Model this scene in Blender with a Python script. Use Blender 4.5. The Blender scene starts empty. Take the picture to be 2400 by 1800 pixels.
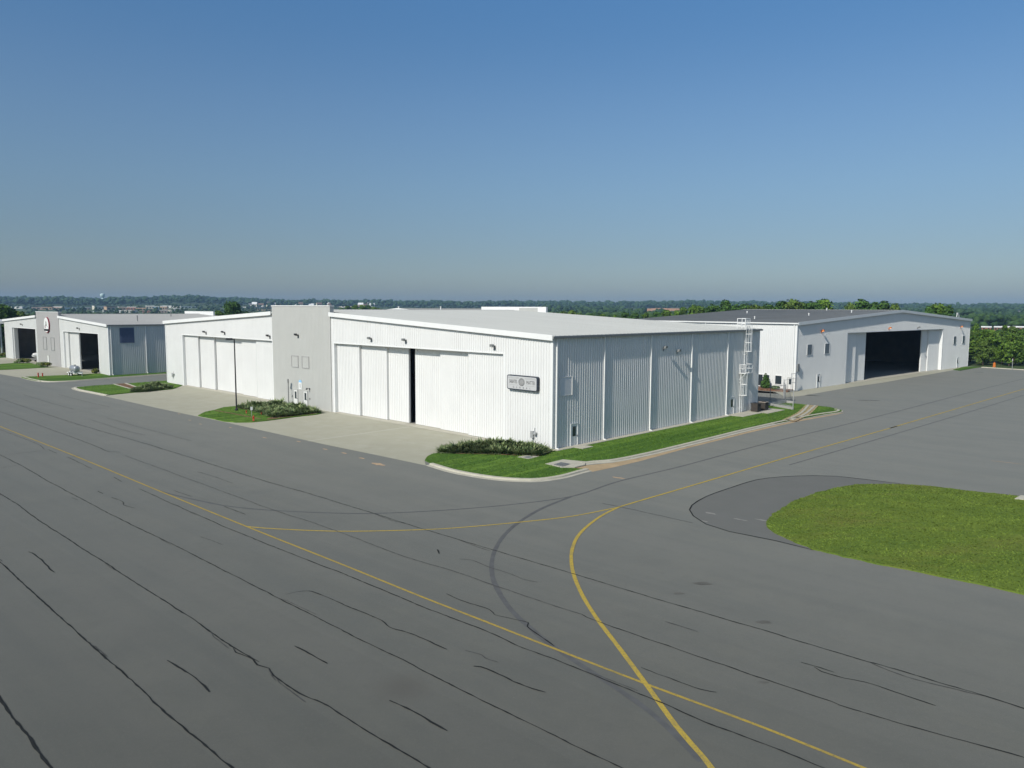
import bpy, math, random
import numpy as np
from mathutils import Vector, Matrix
from mathutils.geometry import tessellate_polygon
random.seed(7); RNG = np.random.default_rng(7)
SC = bpy.context.scene
COL = SC.collection
pi = math.pi
# ------------------------------------------------------------------ camera model
F, PIT, ROL, H = 1761.3, .0998, .0047, 12.8          # focal length in pixels of a 2400 px wide frame
def ray(px, py):
    X, Y = px-1200, py-900
    c, s = math.cos(ROL), math.sin(ROL)
    X, Y = c*X+s*Y, -s*X+c*Y
    u, v = X/F, -Y/F
    return (u, math.cos(PIT)+v*math.sin(PIT), -math.sin(PIT)+v*math.cos(PIT))
def G(px, py, z=0.0):
    d = ray(px, py); t = (z-H)/d[2]
    return (d[0]*t, d[1]*t)
def AZ(px, dist, py=720):
    d = ray(px, py); k = dist/math.hypot(d[0], d[1])
    return (d[0]*k, d[1]*k)
def hgt(px, py, dist):
    d = ray(px, py); return H+d[2]*dist/math.hypot(d[0], d[1])

cam = bpy.data.cameras.new('camera'); co = bpy.data.objects.new('camera', cam); COL.objects.link(co)
cam.sensor_width = 36; cam.lens = F/2400*36; cam.clip_start = .1; cam.clip_end = 20000
co.matrix_world = Matrix.Translation((0, 0, H)) @ Matrix.Rotation(pi/2-PIT, 4, 'X') @ Matrix.Rotation(ROL, 4, 'Z')
SC.camera = co

# ------------------------------------------------------------------ tags
def tag(o, label=None, cat=None, group=None, kind=None):
    if label: o['label'] = label
    if cat: o['category'] = cat
    if group: o['group'] = group
    if kind: o['kind'] = kind
    return o
def empty(name, loc, rz=0, label=None, cat=None, group=None):
    o = bpy.data.objects.new(name, None); COL.objects.link(o)
    o.location = loc; o.rotation_euler = (0, 0, rz); o.empty_display_size = .5
    return tag(o, label, cat, group)
def copy_tree(o, parent=None):
    c = o.copy(); COL.objects.link(c); c.parent = parent
    for ch in o.children: copy_tree(ch, c)
    return c

# ------------------------------------------------------------------ materials
def mat(name, col, rough=.7, var=.12, scale=2.0, col2=None, spec=.3, metal=0, bump=0, bscale=40, stretch=None, detail=5, streak=0):
    m = bpy.data.materials.new(name); m.use_nodes = True
    nt = m.node_tree; N = nt.nodes; L = nt.links
    b = N['Principled BSDF']
    b.inputs['Roughness'].default_value = rough
    b.inputs['Specular IOR Level'].default_value = spec
    b.inputs['Metallic'].default_value = metal
    tc = N.new('ShaderNodeTexCoord'); mp = N.new('ShaderNodeMapping')
    L.new(tc.outputs['Object'], mp.inputs['Vector'])
    if stretch: mp.inputs['Scale'].default_value = stretch
    nz = N.new('ShaderNodeTexNoise'); nz.inputs['Scale'].default_value = scale; nz.inputs['Detail'].default_value = detail
    nz.inputs['Roughness'].default_value = .6
    L.new(mp.outputs['Vector'], nz.inputs['Vector'])
    cr = N.new('ShaderNodeValToRGB')
    c2 = col2 or tuple(min(1, c*(1+var)) for c in col)
    c1 = col if col2 else tuple(c*(1-var) for c in col)
    cr.color_ramp.elements[0].position = .3; cr.color_ramp.elements[1].position = .7
    cr.color_ramp.elements[0].color = (*c1, 1); cr.color_ramp.elements[1].color = (*c2, 1)
    L.new(nz.outputs['Fac'], cr.inputs['Fac'])
    out = cr.outputs['Color']
    if streak:
        mp2 = N.new('ShaderNodeMapping'); mp2.inputs['Scale'].default_value = (3, 3, .12)
        L.new(tc.outputs['Object'], mp2.inputs['Vector'])
        n2 = N.new('ShaderNodeTexNoise'); n2.inputs['Scale'].default_value = 1.0; n2.inputs['Detail'].default_value = 6
        L.new(mp2.outputs['Vector'], n2.inputs['Vector'])
        r2 = N.new('ShaderNodeMapRange'); r2.inputs[1].default_value = .3; r2.inputs[2].default_value = .7
        r2.inputs[3].default_value = 1-streak; r2.inputs[4].default_value = 1.0
        L.new(n2.outputs['Fac'], r2.inputs['Value'])
        mx = N.new('ShaderNodeMixRGB'); mx.blend_type = 'MULTIPLY'; mx.inputs['Fac'].default_value = 1
        L.new(out, mx.inputs[1]); L.new(r2.outputs['Result'], mx.inputs[2]); out = mx.outputs['Color']
    L.new(out, b.inputs['Base Color'])
    if bump:
        n3 = N.new('ShaderNodeTexNoise'); n3.inputs['Scale'].default_value = bscale; n3.inputs['Detail'].default_value = 4
        L.new(tc.outputs['Object'], n3.inputs['Vector'])
        bp = N.new('ShaderNodeBump'); bp.inputs['Strength'].default_value = bump; bp.inputs['Distance'].default_value = .05
        L.new(n3.outputs['Fac'], bp.inputs['Height']); L.new(bp.outputs['Normal'], b.inputs['Normal'])
    return m
def layered(name, base, layers, rough=.9, spec=.2, bump=0, bscale=30):
    """base colour multiplied / mixed by noise layers: (scale, lo, hi, colour, amount, stretch)"""
    m = bpy.data.materials.new(name); m.use_nodes = True
    nt = m.node_tree; N = nt.nodes; L = nt.links; b = N['Principled BSDF']
    b.inputs['Roughness'].default_value = rough; b.inputs['Specular IOR Level'].default_value = spec
    tc = N.new('ShaderNodeTexCoord')
    rgb = N.new('ShaderNodeRGB'); rgb.outputs[0].default_value = (*base, 1); out = rgb.outputs[0]
    for sc, lo, hi, colr, amt, st in layers:
        mp = N.new('ShaderNodeMapping'); mp.inputs['Scale'].default_value = st[:3]
        if len(st) > 3:
            m0 = N.new('ShaderNodeMapping'); m0.inputs['Rotation'].default_value = (0, 0, st[3]); L.new(tc.outputs['Object'], m0.inputs['Vector']); L.new(m0.outputs['Vector'], mp.inputs['Vector'])
        else: L.new(tc.outputs['Object'], mp.inputs['Vector'])
        nz = N.new('ShaderNodeTexNoise'); nz.inputs['Scale'].default_value = sc; nz.inputs['Detail'].default_value = 6
        nz.inputs['Roughness'].default_value = .62
        L.new(mp.outputs['Vector'], nz.inputs['Vector'])
        r = N.new('ShaderNodeMapRange'); r.inputs[1].default_value = lo; r.inputs[2].default_value = hi
        r.inputs[3].default_value = 0; r.inputs[4].default_value = amt
        L.new(nz.outputs['Fac'], r.inputs['Value'])
        mx = N.new('ShaderNodeMixRGB'); L.new(r.outputs['Result'], mx.inputs['Fac'])
        L.new(out, mx.inputs[1]); mx.inputs[2].default_value = (*colr, 1); out = mx.outputs['Color']
    L.new(out, b.inputs['Base Color'])
    if bump:
        n3 = N.new('ShaderNodeTexNoise'); n3.inputs['Scale'].default_value = bscale; n3.inputs['Detail'].default_value = 5
        L.new(tc.outputs['Object'], n3.inputs['Vector'])
        bp = N.new('ShaderNodeBump'); bp.inputs['Strength'].default_value = bump; bp.inputs['Distance'].default_value = .04
        L.new(n3.outputs['Fac'], bp.inputs['Height']); L.new(bp.outputs['Normal'], b.inputs['Normal'])
    return m
def emit(name, col, strength):
    m = mat(name, col, .3, .02); b = m.node_tree.nodes['Principled BSDF']
    b.inputs['Emission Color'].default_value = (*col, 1); b.inputs['Emission Strength'].default_value = strength
    return m
def leafmat(name, dark, light, yellow=None):
    """each leaf clump gets its own tone through Random Per Island"""
    m = bpy.data.materials.new(name); m.use_nodes = True
    nt = m.node_tree; N = nt.nodes; L = nt.links; b = N['Principled BSDF']
    b.inputs['Roughness'].default_value = .75; b.inputs['Specular IOR Level'].default_value = .15
    ge = N.new('ShaderNodeNewGeometry'); cr = N.new('ShaderNodeValToRGB')
    e = cr.color_ramp.elements; e[0].color = (*dark, 1); e[1].color = (*light, 1)
    if yellow:
        x = e.new(.93); x.color = (*yellow, 1)
    L.new(ge.outputs['Random Per Island'], cr.inputs['Fac'])
    tc = N.new('ShaderNodeTexCoord'); nz = N.new('ShaderNodeTexNoise'); nz.inputs['Scale'].default_value = .5; nz.inputs['Detail'].default_value = 2
    L.new(tc.outputs['Object'], nz.inputs['Vector'])
    r = N.new('ShaderNodeMapRange'); r.inputs[1].default_value = .3; r.inputs[2].default_value = .7; r.inputs[3].default_value = .7; r.inputs[4].default_value = 1.25
    L.new(nz.outputs['Fac'], r.inputs['Value'])
    mx = N.new('ShaderNodeMixRGB'); mx.blend_type = 'MULTIPLY'; mx.inputs['Fac'].default_value = 1
    L.new(cr.outputs['Color'], mx.inputs[1]); L.new(r.outputs['Result'], mx.inputs[2])
    oi = N.new('ShaderNodeObjectInfo'); r2 = N.new('ShaderNodeMapRange'); r2.inputs[3].default_value = .8; r2.inputs[4].default_value = 1.2
    L.new(oi.outputs['Random'], r2.inputs['Value'])
    mx2 = N.new('ShaderNodeMixRGB'); mx2.blend_type = 'MULTIPLY'; mx2.inputs['Fac'].default_value = 1
    L.new(mx.outputs['Color'], mx2.inputs[1]); L.new(r2.outputs['Result'], mx2.inputs[2])
    L.new(mx2.outputs['Color'], b.inputs['Base Color'])
    return m

M = {}
M['white'] = mat('white_panel_paint', (.685, .69, .68), .55, .03, .35, streak=.045)
M['whiteB'] = mat('white_wall_paint', (.67, .68, .67), .55, .03, .3, streak=.04)
M['whiteC'] = mat('off_white_panel_paint', (.62, .63, .615), .55, .04, .3, streak=.05)
M['trim'] = mat('white_trim_paint', (.72, .73, .72), .5, .03, 1)
M['grey'] = mat('grey_panel_paint', (.435, .44, .42), .6, .03, .4, streak=.04)
M['greyC'] = mat('warm_grey_panel_paint', (.36, .355, .35), .6, .03, .4, streak=.04)
M['roof'] = mat('light_grey_metal_roof', (.385, .395, .385), .5, .055, .5, stretch=(.12, 1.2, 1))
M['roofC'] = mat('grey_metal_roof', (.33, .33, .32), .5, .05, .1)
M['roofB'] = mat('dark_grey_metal_roof', (.245, .25, .245), .6, .08, .15)
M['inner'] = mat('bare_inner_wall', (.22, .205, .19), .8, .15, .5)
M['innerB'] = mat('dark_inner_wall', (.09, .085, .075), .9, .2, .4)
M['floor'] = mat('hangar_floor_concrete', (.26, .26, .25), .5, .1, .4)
M['lampdk'] = mat('dark_bronze_metal', (.035, .035, .038), .4, .1)
M['lampgy'] = mat('grey_cast_metal', (.2, .21, .21), .4, .1)
M['glass'] = mat('dark_window_glass', (.03, .04, .048), .1, .2, 1, spec=.6)
M['door'] = mat('white_steel_door', (.66, .67, .65), .5, .03)
M['red'] = mat('red_hydrant_paint', (.42, .05, .025), .45, .15, 6)
M['orange'] = mat('orange_paint', (.55, .16, .03), .5, .15, 6)
M['galv'] = mat('galvanised_steel', (.42, .43, .43), .45, .12, 5, metal=.3)
M['steel'] = mat('brushed_tank_steel', (.36, .38, .4), .42, .08, 3, metal=.5)
M['rubber'] = mat('black_rubber', (.02, .02, .02), .8, .2)
M['ac'] = mat('brown_grey_grille', (.06, .052, .046), .7, .25, 12)
M['acpanel'] = mat('tan_metal_panel', (.30, .26, .22), .6, .1)
M['navy'] = mat('navy_sign_casing', (.03, .04, .06), .4, .1)
M['signface'] = mat('white_sign_face', (.47, .475, .48), .4, .02)
M['ink'] = mat('grey_sign_ink', (.075, .075, .075), .6, .1)
M['inklt'] = mat('pale_grey_sign_ink', (.32, .32, .32), .6, .1)
M['blue'] = mat('blue_louvre_paint', (.08, .105, .175), .6, .1)
M['signblue'] = mat('sky_blue_sign_paint', (.25, .5, .75), .5, .1)
M['crimson'] = mat('crimson_sign_paint', (.22, .02, .04), .5, .1)
M['black'] = mat('black_sign_paint', (.012, .012, .015), .5, .1)
M['bark'] = mat('tree_bark', (.09, .07, .05), .9, .3, 6, bump=.4, bscale=8)
M['mulch'] = mat('brown_pine_mulch', (.17, .09, .055), .95, .35, 3, bump=.5, bscale=25)
M['sand'] = mat('sandy_gutter_silt', (.40, .30, .18), .95, .15, .8)
M['kerb'] = mat('kerb_concrete', (.44, .42, .345), .9, .1, 1.2, bump=.15, bscale=15)
M['yellow'] = layered('worn_yellow_paint', (.46, .335, .055), [(7, .5, .68, (.20, .175, .08), .65, (1, 1, 1)), (.8, .5, .72, (.24, .2, .09), .6, (1, 1, 1)), (28, .5, .66, (.16, .15, .1), .6, (1, 1, 1))])
M['yellowold'] = layered('faded_yellow_paint', (.41, .295, .052), [(7, .5, .68, (.17, .15, .08), .65, (1, 1, 1)), (.8, .5, .72, (.2, .17, .08), .65, (1, 1, 1)), (28, .5, .66, (.15, .14, .1), .6, (1, 1, 1))])
M['crack'] = mat('bitumen_crack_seal', (.02, .022, .022), .85, .25, 3, spec=.12)
M['crackfaint'] = mat('weathered_crack_seal', (.065, .066, .066), .85, .25, 3, spec=.12)
M['greyline'] = mat('blacked_out_line_paint', (.105, .108, .108), .85, .12, 2, spec=.15)
M['stain'] = mat('oil_stained_asphalt', (.108, .106, .094), .9, .2, 1.2)
M['patch'] = layered('newer_asphalt', (.142, .145, .133), [(.6, .4, .7, (.155, .156, .145), .7, (1, 1, 1)), (14, .55, .8, (.19, .19, .19), .3, (1, 1, 1))], .9, .2)
M['chalk'] = mat('pale_paving_scuff', (.24, .235, .215), .95, .15, 4)
M['dust'] = mat('orange_survey_paint', (.42, .30, .19), .95, .15, 4)
M['asphalt'] = layered('weathered_asphalt', (.128, .129, .107), [
    (.035, .35, .65, (.142, .143, .125), .8, (1, 1, 1)), (.3, .42, .66, (.10, .104, .093), .75, (1, 1, 1)), (1.1, .5, .7, (.145, .146, .13), .45, (1, 1, 1)),
    (.05, .42, .66, (.104, .110, .099), .75, (1, 9, 1, .731)), (.02, .45, .6, (.14, .14, .122), .6, (1, 22, 1, .731)),
    (2.2, .5, .72, (.10, .103, .092), .45, (1, 1, 1)), (9, .52, .72, (.165, .16, .14), .5, (1, 1, 1)), (30, .48, .72, (.07, .072, .066), .55, (1, 1, 1)),
    (5.5, .735, .75, (.36, .35, .31), .7, (1, 1, 1)), (1.7, .66, .78, (.08, .082, .074), .4, (1, 1, 1))], .92, .2, bump=.15, bscale=60)
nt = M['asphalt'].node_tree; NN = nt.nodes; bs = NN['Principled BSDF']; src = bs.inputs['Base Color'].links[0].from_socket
# base colour darkened in steps towards near left: darker paving plus painted view-angle falloff
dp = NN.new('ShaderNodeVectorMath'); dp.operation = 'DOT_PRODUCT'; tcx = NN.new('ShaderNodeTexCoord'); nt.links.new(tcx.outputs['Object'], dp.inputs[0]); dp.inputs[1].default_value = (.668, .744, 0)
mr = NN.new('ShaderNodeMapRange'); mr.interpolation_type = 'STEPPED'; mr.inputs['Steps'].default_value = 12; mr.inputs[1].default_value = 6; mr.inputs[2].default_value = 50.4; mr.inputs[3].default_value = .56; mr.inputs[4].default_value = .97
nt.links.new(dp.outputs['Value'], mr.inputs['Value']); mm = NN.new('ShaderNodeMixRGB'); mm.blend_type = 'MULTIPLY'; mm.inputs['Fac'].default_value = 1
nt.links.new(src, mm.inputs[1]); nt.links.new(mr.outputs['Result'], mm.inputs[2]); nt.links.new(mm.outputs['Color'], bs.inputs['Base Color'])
sg_ = G(944, 1612); dn = NN.new('ShaderNodeVectorMath'); dn.operation = 'DISTANCE'; nt.links.new(tcx.outputs['Object'], dn.inputs[0]); dn.inputs[1].default_value = (sg_[0], sg_[1], 0)
m2 = NN.new('ShaderNodeMapRange'); m2.interpolation_type = 'SMOOTHSTEP'; m2.inputs[1].default_value = 0; m2.inputs[2].default_value = 1.5; m2.inputs[3].default_value = .55; m2.inputs[4].default_value = 0; nt.links.new(dn.outputs['Value'], m2.inputs['Value'])
ms = NN.new('ShaderNodeMixRGB'); nt.links.new(m2.outputs['Result'], ms.inputs['Fac']); nt.links.new(mm.outputs['Color'], ms.inputs[1]); ms.inputs[2].default_value = (.05, .045, .038, 1); nt.links.new(ms.outputs['Color'], bs.inputs['Base Color'])
ab = M['asphalt'].node_tree.nodes['Principled BSDF']; ab.inputs['Sheen Weight'].default_value = .16; ab.inputs['Sheen Roughness'].default_value = .6; ab.inputs['Sheen Tint'].default_value = (.95, .96, .88, 1)
M['joint'] = mat('pale_joint_sealant', (.50, .49, .42), .9, .1, 3)
M['concrete'] = layered('apron_concrete', (.375, .365, .285), [
    (.06, .35, .7, (.325, .318, .25), .8, (1, 1, 1)), (.6, .45, .75, (.43, .42, .35), .5, (1, 1, 1)), (12, .55, .8, (.31, .30, .25), .3, (1, 1, 1)),
    (.35, .58, .8, (.31, .28, .21), .5, (1, 1, 1))], .9, .2)
M['lawn'] = layered('mown_lawn', (.115, .215, .03), [
    (.22, .35, .7, (.155, .255, .035), .8, (1, 1, 1)), (1.8, .45, .7, (.042, .095, .02), .65, (1, 1, 1)), (.5, .58, .8, (.15, .155, .05), .35, (1, 1, 1)),
    (.45, .47, .55, (.045, .11, .015), .75, (.02, 1, 1, -.8023)), (.9, .42, .62, (.035, .085, .014), .5, (.06, 1, 1, -.8023)), (14, .5, .75, (.09, .16, .04), .4, (1, 1, 1))], .95, .1, bump=.5, bscale=14)
M['lawndry'] = layered('dry_patched_lawn', (.138, .192, .03), [
    (.12, .35, .65, (.098, .158, .026), .8, (1, 1, 1)), (.2, .5, .68, (.19, .185, .045), .65, (.6, 1.6, 1)), (1.5, .45, .7, (.075, .125, .024), .55, (.5, 1.5, 1)),
    (5, .5, .75, (.13, .165, .03), .3, (.6, 1.4, 1)), (18, .5, .8, (.055, .095, .02), .4, (1, 1, 1))], .95, .1, bump=.5, bscale=12)
M['blade'] = leafmat('grass_blades', (.06, .125, .015), (.105, .19, .026))
M['bladedry'] = leafmat('dry_grass_blades', (.085, .13, .018), (.12, .165, .026))
M['ground'] = layered('far_meadow', (.07, .10, .035), [(.004, .4, .6, (.045, .08, .03), .8, (1, 1, 1)), (.012, .5, .7, (.16, .15, .08), .5, (1, 1, 1)), (.05, .5, .7, (.05, .075, .025), .6, (1, 1, 1))])
M['soil'] = mat('bare_orange_soil', (.48, .26, .13), .95, .15, .02)
M['juniper'] = leafmat('juniper_foliage', (.07, .13, .05), (.19, .26, .10), (.28, .32, .15))
M['shrub'] = leafmat('shrub_foliage', (.03, .055, .012), (.10, .15, .025), (.17, .17, .03))
M['leaf_a'] = leafmat('spring_leaves', (.036, .088, .012), (.095, .185, .022), (.13, .21, .03))
M['leaf_b'] = leafmat('deep_green_leaves', (.028, .07, .016), (.07, .14, .028))
M['leaf_c'] = leafmat('olive_leaves', (.05, .095, .02), (.12, .18, .035))
M['forest'] = leafmat('forest_canopy', (.014, .036, .016), (.04, .078, .03))
M['valley'] = leafmat('valley_canopy', (.022, .055, .018), (.06, .115, .028))
M['teal'] = mat('pale_teal_tank_paint', (.45, .58, .56), .5, .05)
M['mesh'] = mat('chain_link_wire', (.3, .31, .31), .5, .1)
M['bpane'] = mat('sky_tinted_window_pane', (.15, .18, .21), .3, .2, 1)  # sky reflection put into the pane's base colour
WALLC = {'cream': (.62, .58, .47), 'white': (.75, .74, .7), 'tan': (.42, .30, .2), 'brick': (.26, .12, .08), 'grey': (.35, .36, .37), 'pink': (.5, .38, .32), 'blue': (.2, .32, .42)}
for k, c in WALLC.items(): M['h_'+k] = mat(k+'_house_wall', c, .8, .08, .2)
M['r_grey'] = mat('grey_shingle_roof', (.16, .16, .17), .8, .15, .3)
M['r_white'] = mat('white_membrane_roof', (.72, .72, .72), .6, .05, .2)
M['r_brown'] = mat('brown_shingle_roof', (.17, .115, .09), .8, .15, .3)

# ------------------------------------------------------------------ mesh builder
class MB:
    def __init__(s): s.v = []; s.f = []; s.m = []
    def face(s, pts, mi=0):
        n = len(s.v); s.v += [tuple(p) for p in pts]; s.f.append(tuple(range(n, n+len(pts)))); s.m.append(mi)
    def box(s, x0, x1, y0, y1, z0, z1, mi=0):
        n = len(s.v)
        s.v += [(x, y, z) for z in (z0, z1) for y in (y0, y1) for x in (x0, x1)]
        for q in ((0, 2, 3, 1), (4, 5, 7, 6), (0, 1, 5, 4), (2, 6, 7, 3), (0, 4, 6, 2), (1, 3, 7, 5)):
            s.f.append(tuple(n+i for i in q)); s.m.append(mi)
    def hull8(s, b, t, mi=0):
        n = len(s.v); k = len(b); s.v += [tuple(p) for p in b]+[tuple(p) for p in t]
        s.f.append(tuple(n+i for i in reversed(range(k)))); s.f.append(tuple(n+k+i for i in range(k))); s.m += [mi, mi]
        for i in range(k):
            j = (i+1) % k; s.f.append((n+i, n+j, n+k+j, n+k+i)); s.m.append(mi)
    def tube(s, p, q, r, n=6, r2=None, mi=0, caps=True):
        p = Vector(p); q = Vector(q); d = (q-p)
        if d.length < 1e-6: return
        d.normalize(); a = d.orthogonal().normalized(); b = d.cross(a); k = len(s.v)
        r2 = r if r2 is None else r2
        for c, rr in ((p, r), (q, r2)):
            for i in range(n):
                t = 2*pi*i/n; s.v.append(tuple(c+a*math.cos(t)*rr+b*math.sin(t)*rr))
        for i in range(n):
            j = (i+1) % n; s.f.append((k+i, k+j, k+n+j, k+n+i)); s.m.append(mi)
        if caps:
            s.f.append(tuple(k+i for i in reversed(range(n)))); s.f.append(tuple(k+n+i for i in range(n))); s.m += [mi, mi]
    def lathe(s, prof, c=(0, 0, 0), n=16, axis='z', mi=0):
        k = len(s.v); R = len(prof)
        for r, h in prof:
            for i in range(n):
                t = 2*pi*i/n; a, b = r*math.cos(t), r*math.sin(t)
                p = {'z': (a, b, h), 'x': (h, a, b), 'y': (a, h, b)}[axis]
                s.v.append((c[0]+p[0], c[1]+p[1], c[2]+p[2]))
        for j in range(R-1):
            for i in range(n):
                i2 = (i+1) % n; s.f.append((k+j*n+i, k+j*n+i2, k+(j+1)*n+i2, k+(j+1)*n+i)); s.m.append(mi)
        s.f.append(tuple(k+i for i in reversed(range(n)))); s.f.append(tuple(k+(R-1)*n+i for i in range(n))); s.m += [mi, mi]
    def sheet(s, pts, z, mi=0):
        n = len(s.v)
        for t in tessellate_polygon([[Vector((p[0], p[1], 0)) for p in pts]]):
            s.f.append(tuple(n+i for i in t)); s.m.append(mi)
        s.v += [(p[0], p[1], z) for p in pts]
    def prism(s, pts, z0, z1, mi=0):
        s.sheet(pts, z1, mi)
        k = len(pts)
        for i in range(k):
            a, b = pts[i], pts[(i+1) % k]
            s.face([(a[0], a[1], z0), (b[0], b[1], z0), (b[0], b[1], z1), (a[0], a[1], z1)], mi)
    def ribbon(s, path, w, z, mi=0, jit=0, ends=True):
        P = [Vector((p[0], p[1])) for p in path]; k = len(s.v); n = len(P)
        for i, p in enumerate(P):
            d = (P[min(i+1, n-1)]-P[max(i-1, 0)])
            if d.length < 1e-9: d = Vector((1, 0))
            d.normalize(); nn = Vector((-d.y, d.x)); ww = w*(1+random.uniform(-jit, jit))/2
            if jit and ends and i in (0, n-1): ww *= .6
            s.v += [(p.x+nn.x*ww, p.y+nn.y*ww, z), (p.x-nn.x*ww, p.y-nn.y*ww, z)]
        for i in range(n-1):
            s.f.append((k+2*i, k+2*i+1, k+2*i+3, k+2*i+2)); s.m.append(mi)
    def sweep(s, path, prof, mi=0, closed=False):
        """prof: (offset to the left of the path, z)"""
        P = [Vector((p[0], p[1])) for p in path]; n = len(P); k = len(s.v); R = len(prof)
        for i, p in enumerate(P):
            d = P[min(i+1, n-1)]-P[max(i-1, 0)]; d.normalize(); nn = Vector((-d.y, d.x))
            for o, z in prof: s.v.append((p.x+nn.x*o, p.y+nn.y*o, z))
        for i in range(n-1):
            for j in range(R-1):
                s.f.append((k+i*R+j, k+(i+1)*R+j, k+(i+1)*R+j+1, k+i*R+j+1)); s.m.append(mi)
        s.f.append(tuple(k+j for j in range(R))); s.f.append(tuple(k+(n-1)*R+j for j in reversed(range(R)))); s.m += [mi, mi]
    def build(s, name, mats, parent=None, smooth=False):
        me = bpy.data.meshes.new(name); me.from_pydata(s.v, [], s.f)
        if not isinstance(mats, (list, tuple)): mats = [mats]
        for m in mats: me.materials.append(M[m] if isinstance(m, str) else m)
        if len(mats) > 1: me.polygons.foreach_set('material_index', s.m)
        if smooth: me.polygons.foreach_set('use_smooth', [True]*len(me.polygons))
        me.update()
        o = bpy.data.objects.new(name, me); COL.objects.link(o); o.parent = parent
        return o
def npmesh(name, V, Fq, mats, parent=None):
    """fast quad / tri mesh from arrays"""
    me = bpy.data.meshes.new(name); nf, k = Fq.shape
    me.vertices.add(len(V)); me.vertices.foreach_set('co', V.astype(np.float32).ravel())
    me.loops.add(nf*k); me.loops.foreach_set('vertex_index', Fq.astype(np.int32).ravel())
    me.polygons.add(nf); me.polygons.foreach_set('loop_start', np.arange(0, nf*k, k, dtype=np.int32))
    try: me.polygons.foreach_set('loop_total', np.full(nf, k, dtype=np.int32))
    except Exception: pass
    me.update(calc_edges=True); me.validate()
    me.materials.append(M[mats])
    o = bpy.data.objects.new(name, me); COL.objects.link(o); o.parent = parent
    return o
def text_mesh(name, body, size, m, parent, loc, rot, sx=1.0, space=1.0):
    cu = bpy.data.curves.new(name, 'FONT'); cu.body = body; cu.size = size; cu.align_x = 'CENTER'; cu.align_y = 'CENTER'
    cu.space_character = space; cu.extrude = .006
    t = bpy.data.objects.new('tmp_text', cu); COL.objects.link(t)
    dg = bpy.context.evaluated_depsgraph_get(); me = bpy.data.meshes.new_from_object(t.evaluated_get(dg))
    bpy.data.objects.remove(t); bpy.data.curves.remove(cu)
    me.name = name; me.materials.clear(); me.materials.append(M[m])
    o = bpy.data.objects.new(name, me); COL.objects.link(o); o.parent = parent
    o.location = loc; o.rotation_euler = rot; o.scale = (sx, 1, 1)
    return o

def smooth_path(pts, step=1.5):
    """Catmull-Rom through world points"""
    P = [Vector((p[0], p[1])) for p in pts]
    if len(P) < 3:
        n = max(2, int((P[1]-P[0]).length/step)); return [tuple(P[0].lerp(P[1], i/n)) for i in range(n+1)]
    out = []
    for i in range(len(P)-1):
        p0 = P[max(i-1, 0)]; p1 = P[i]; p2 = P[i+1]; p3 = P[min(i+2, len(P)-1)]
        if i == 0: p0 = p1*2-p2
        if i == len(P)-2: p3 = p2*2-p1
        n = max(1, int((p2-p1).length/step))
        for j in range(n):
            t = j/n
            out.append(tuple(.5*((2*p1)+(p2-p0)*t+(2*p0-5*p1+4*p2-p3)*t*t+(3*p1-p0-3*p2+p3)*t**3)))
    out.append(tuple(P[-1])); return out
def W(pts): return [G(*p) for p in pts]

# ------------------------------------------------------------------ ribbed cladding
def ribwall(mb, p, u, nrm, length, zb, ztop, openings=(), pitch=.32, h=.046, off=0, mi=0, wide=0):
    brk = []
    k = 0
    while k*pitch < length+1e-6:
        s = k*pitch
        for ds, d in ((0, 0), (.026, h), (.086+wide, h), (.112+wide, 0)):
            if s+ds <= length: brk.append((s+ds, d))
        k += 1
    if brk[-1][0] < length: brk.append((length, 0))
    def dep(s):
        f = (s % pitch)
        if f < .026: return h*f/.026
        if f < .086+wide: return h
        if f < .112+wide: return h*(.112+wide-f)/.026
        return 0
    for o in openings:
        for s in (o[0], o[1]):
            if 0 < s < length: brk.append((s, dep(s)))
    brk.sort()
    def P(s, d, z): return (p[0]+u[0]*s+nrm[0]*(d+off), p[1]+u[1]*s+nrm[1]*(d+off), z)
    for (sa, da), (sb, db) in zip(brk, brk[1:]):
        if sb-sa < 1e-5: continue
        m = (sa+sb)/2
        iv = [[zb, None]]
        for o in openings:
            if o[0] < m < o[1]:
                new = []
                for lo, hi in iv:
                    if o[2] > lo+1e-6: new.append([lo, o[2]])
                    new.append([o[3], hi])
                iv = new
        for lo, hi in iv:
            ta, tb = (ztop(sa), ztop(sb)) if hi is None else (hi, hi)
            if ta <= lo: continue
            mb.face([P(sa, da, lo), P(sb, db, lo), P(sb, db, tb), P(sa, da, ta)], mi)

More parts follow.
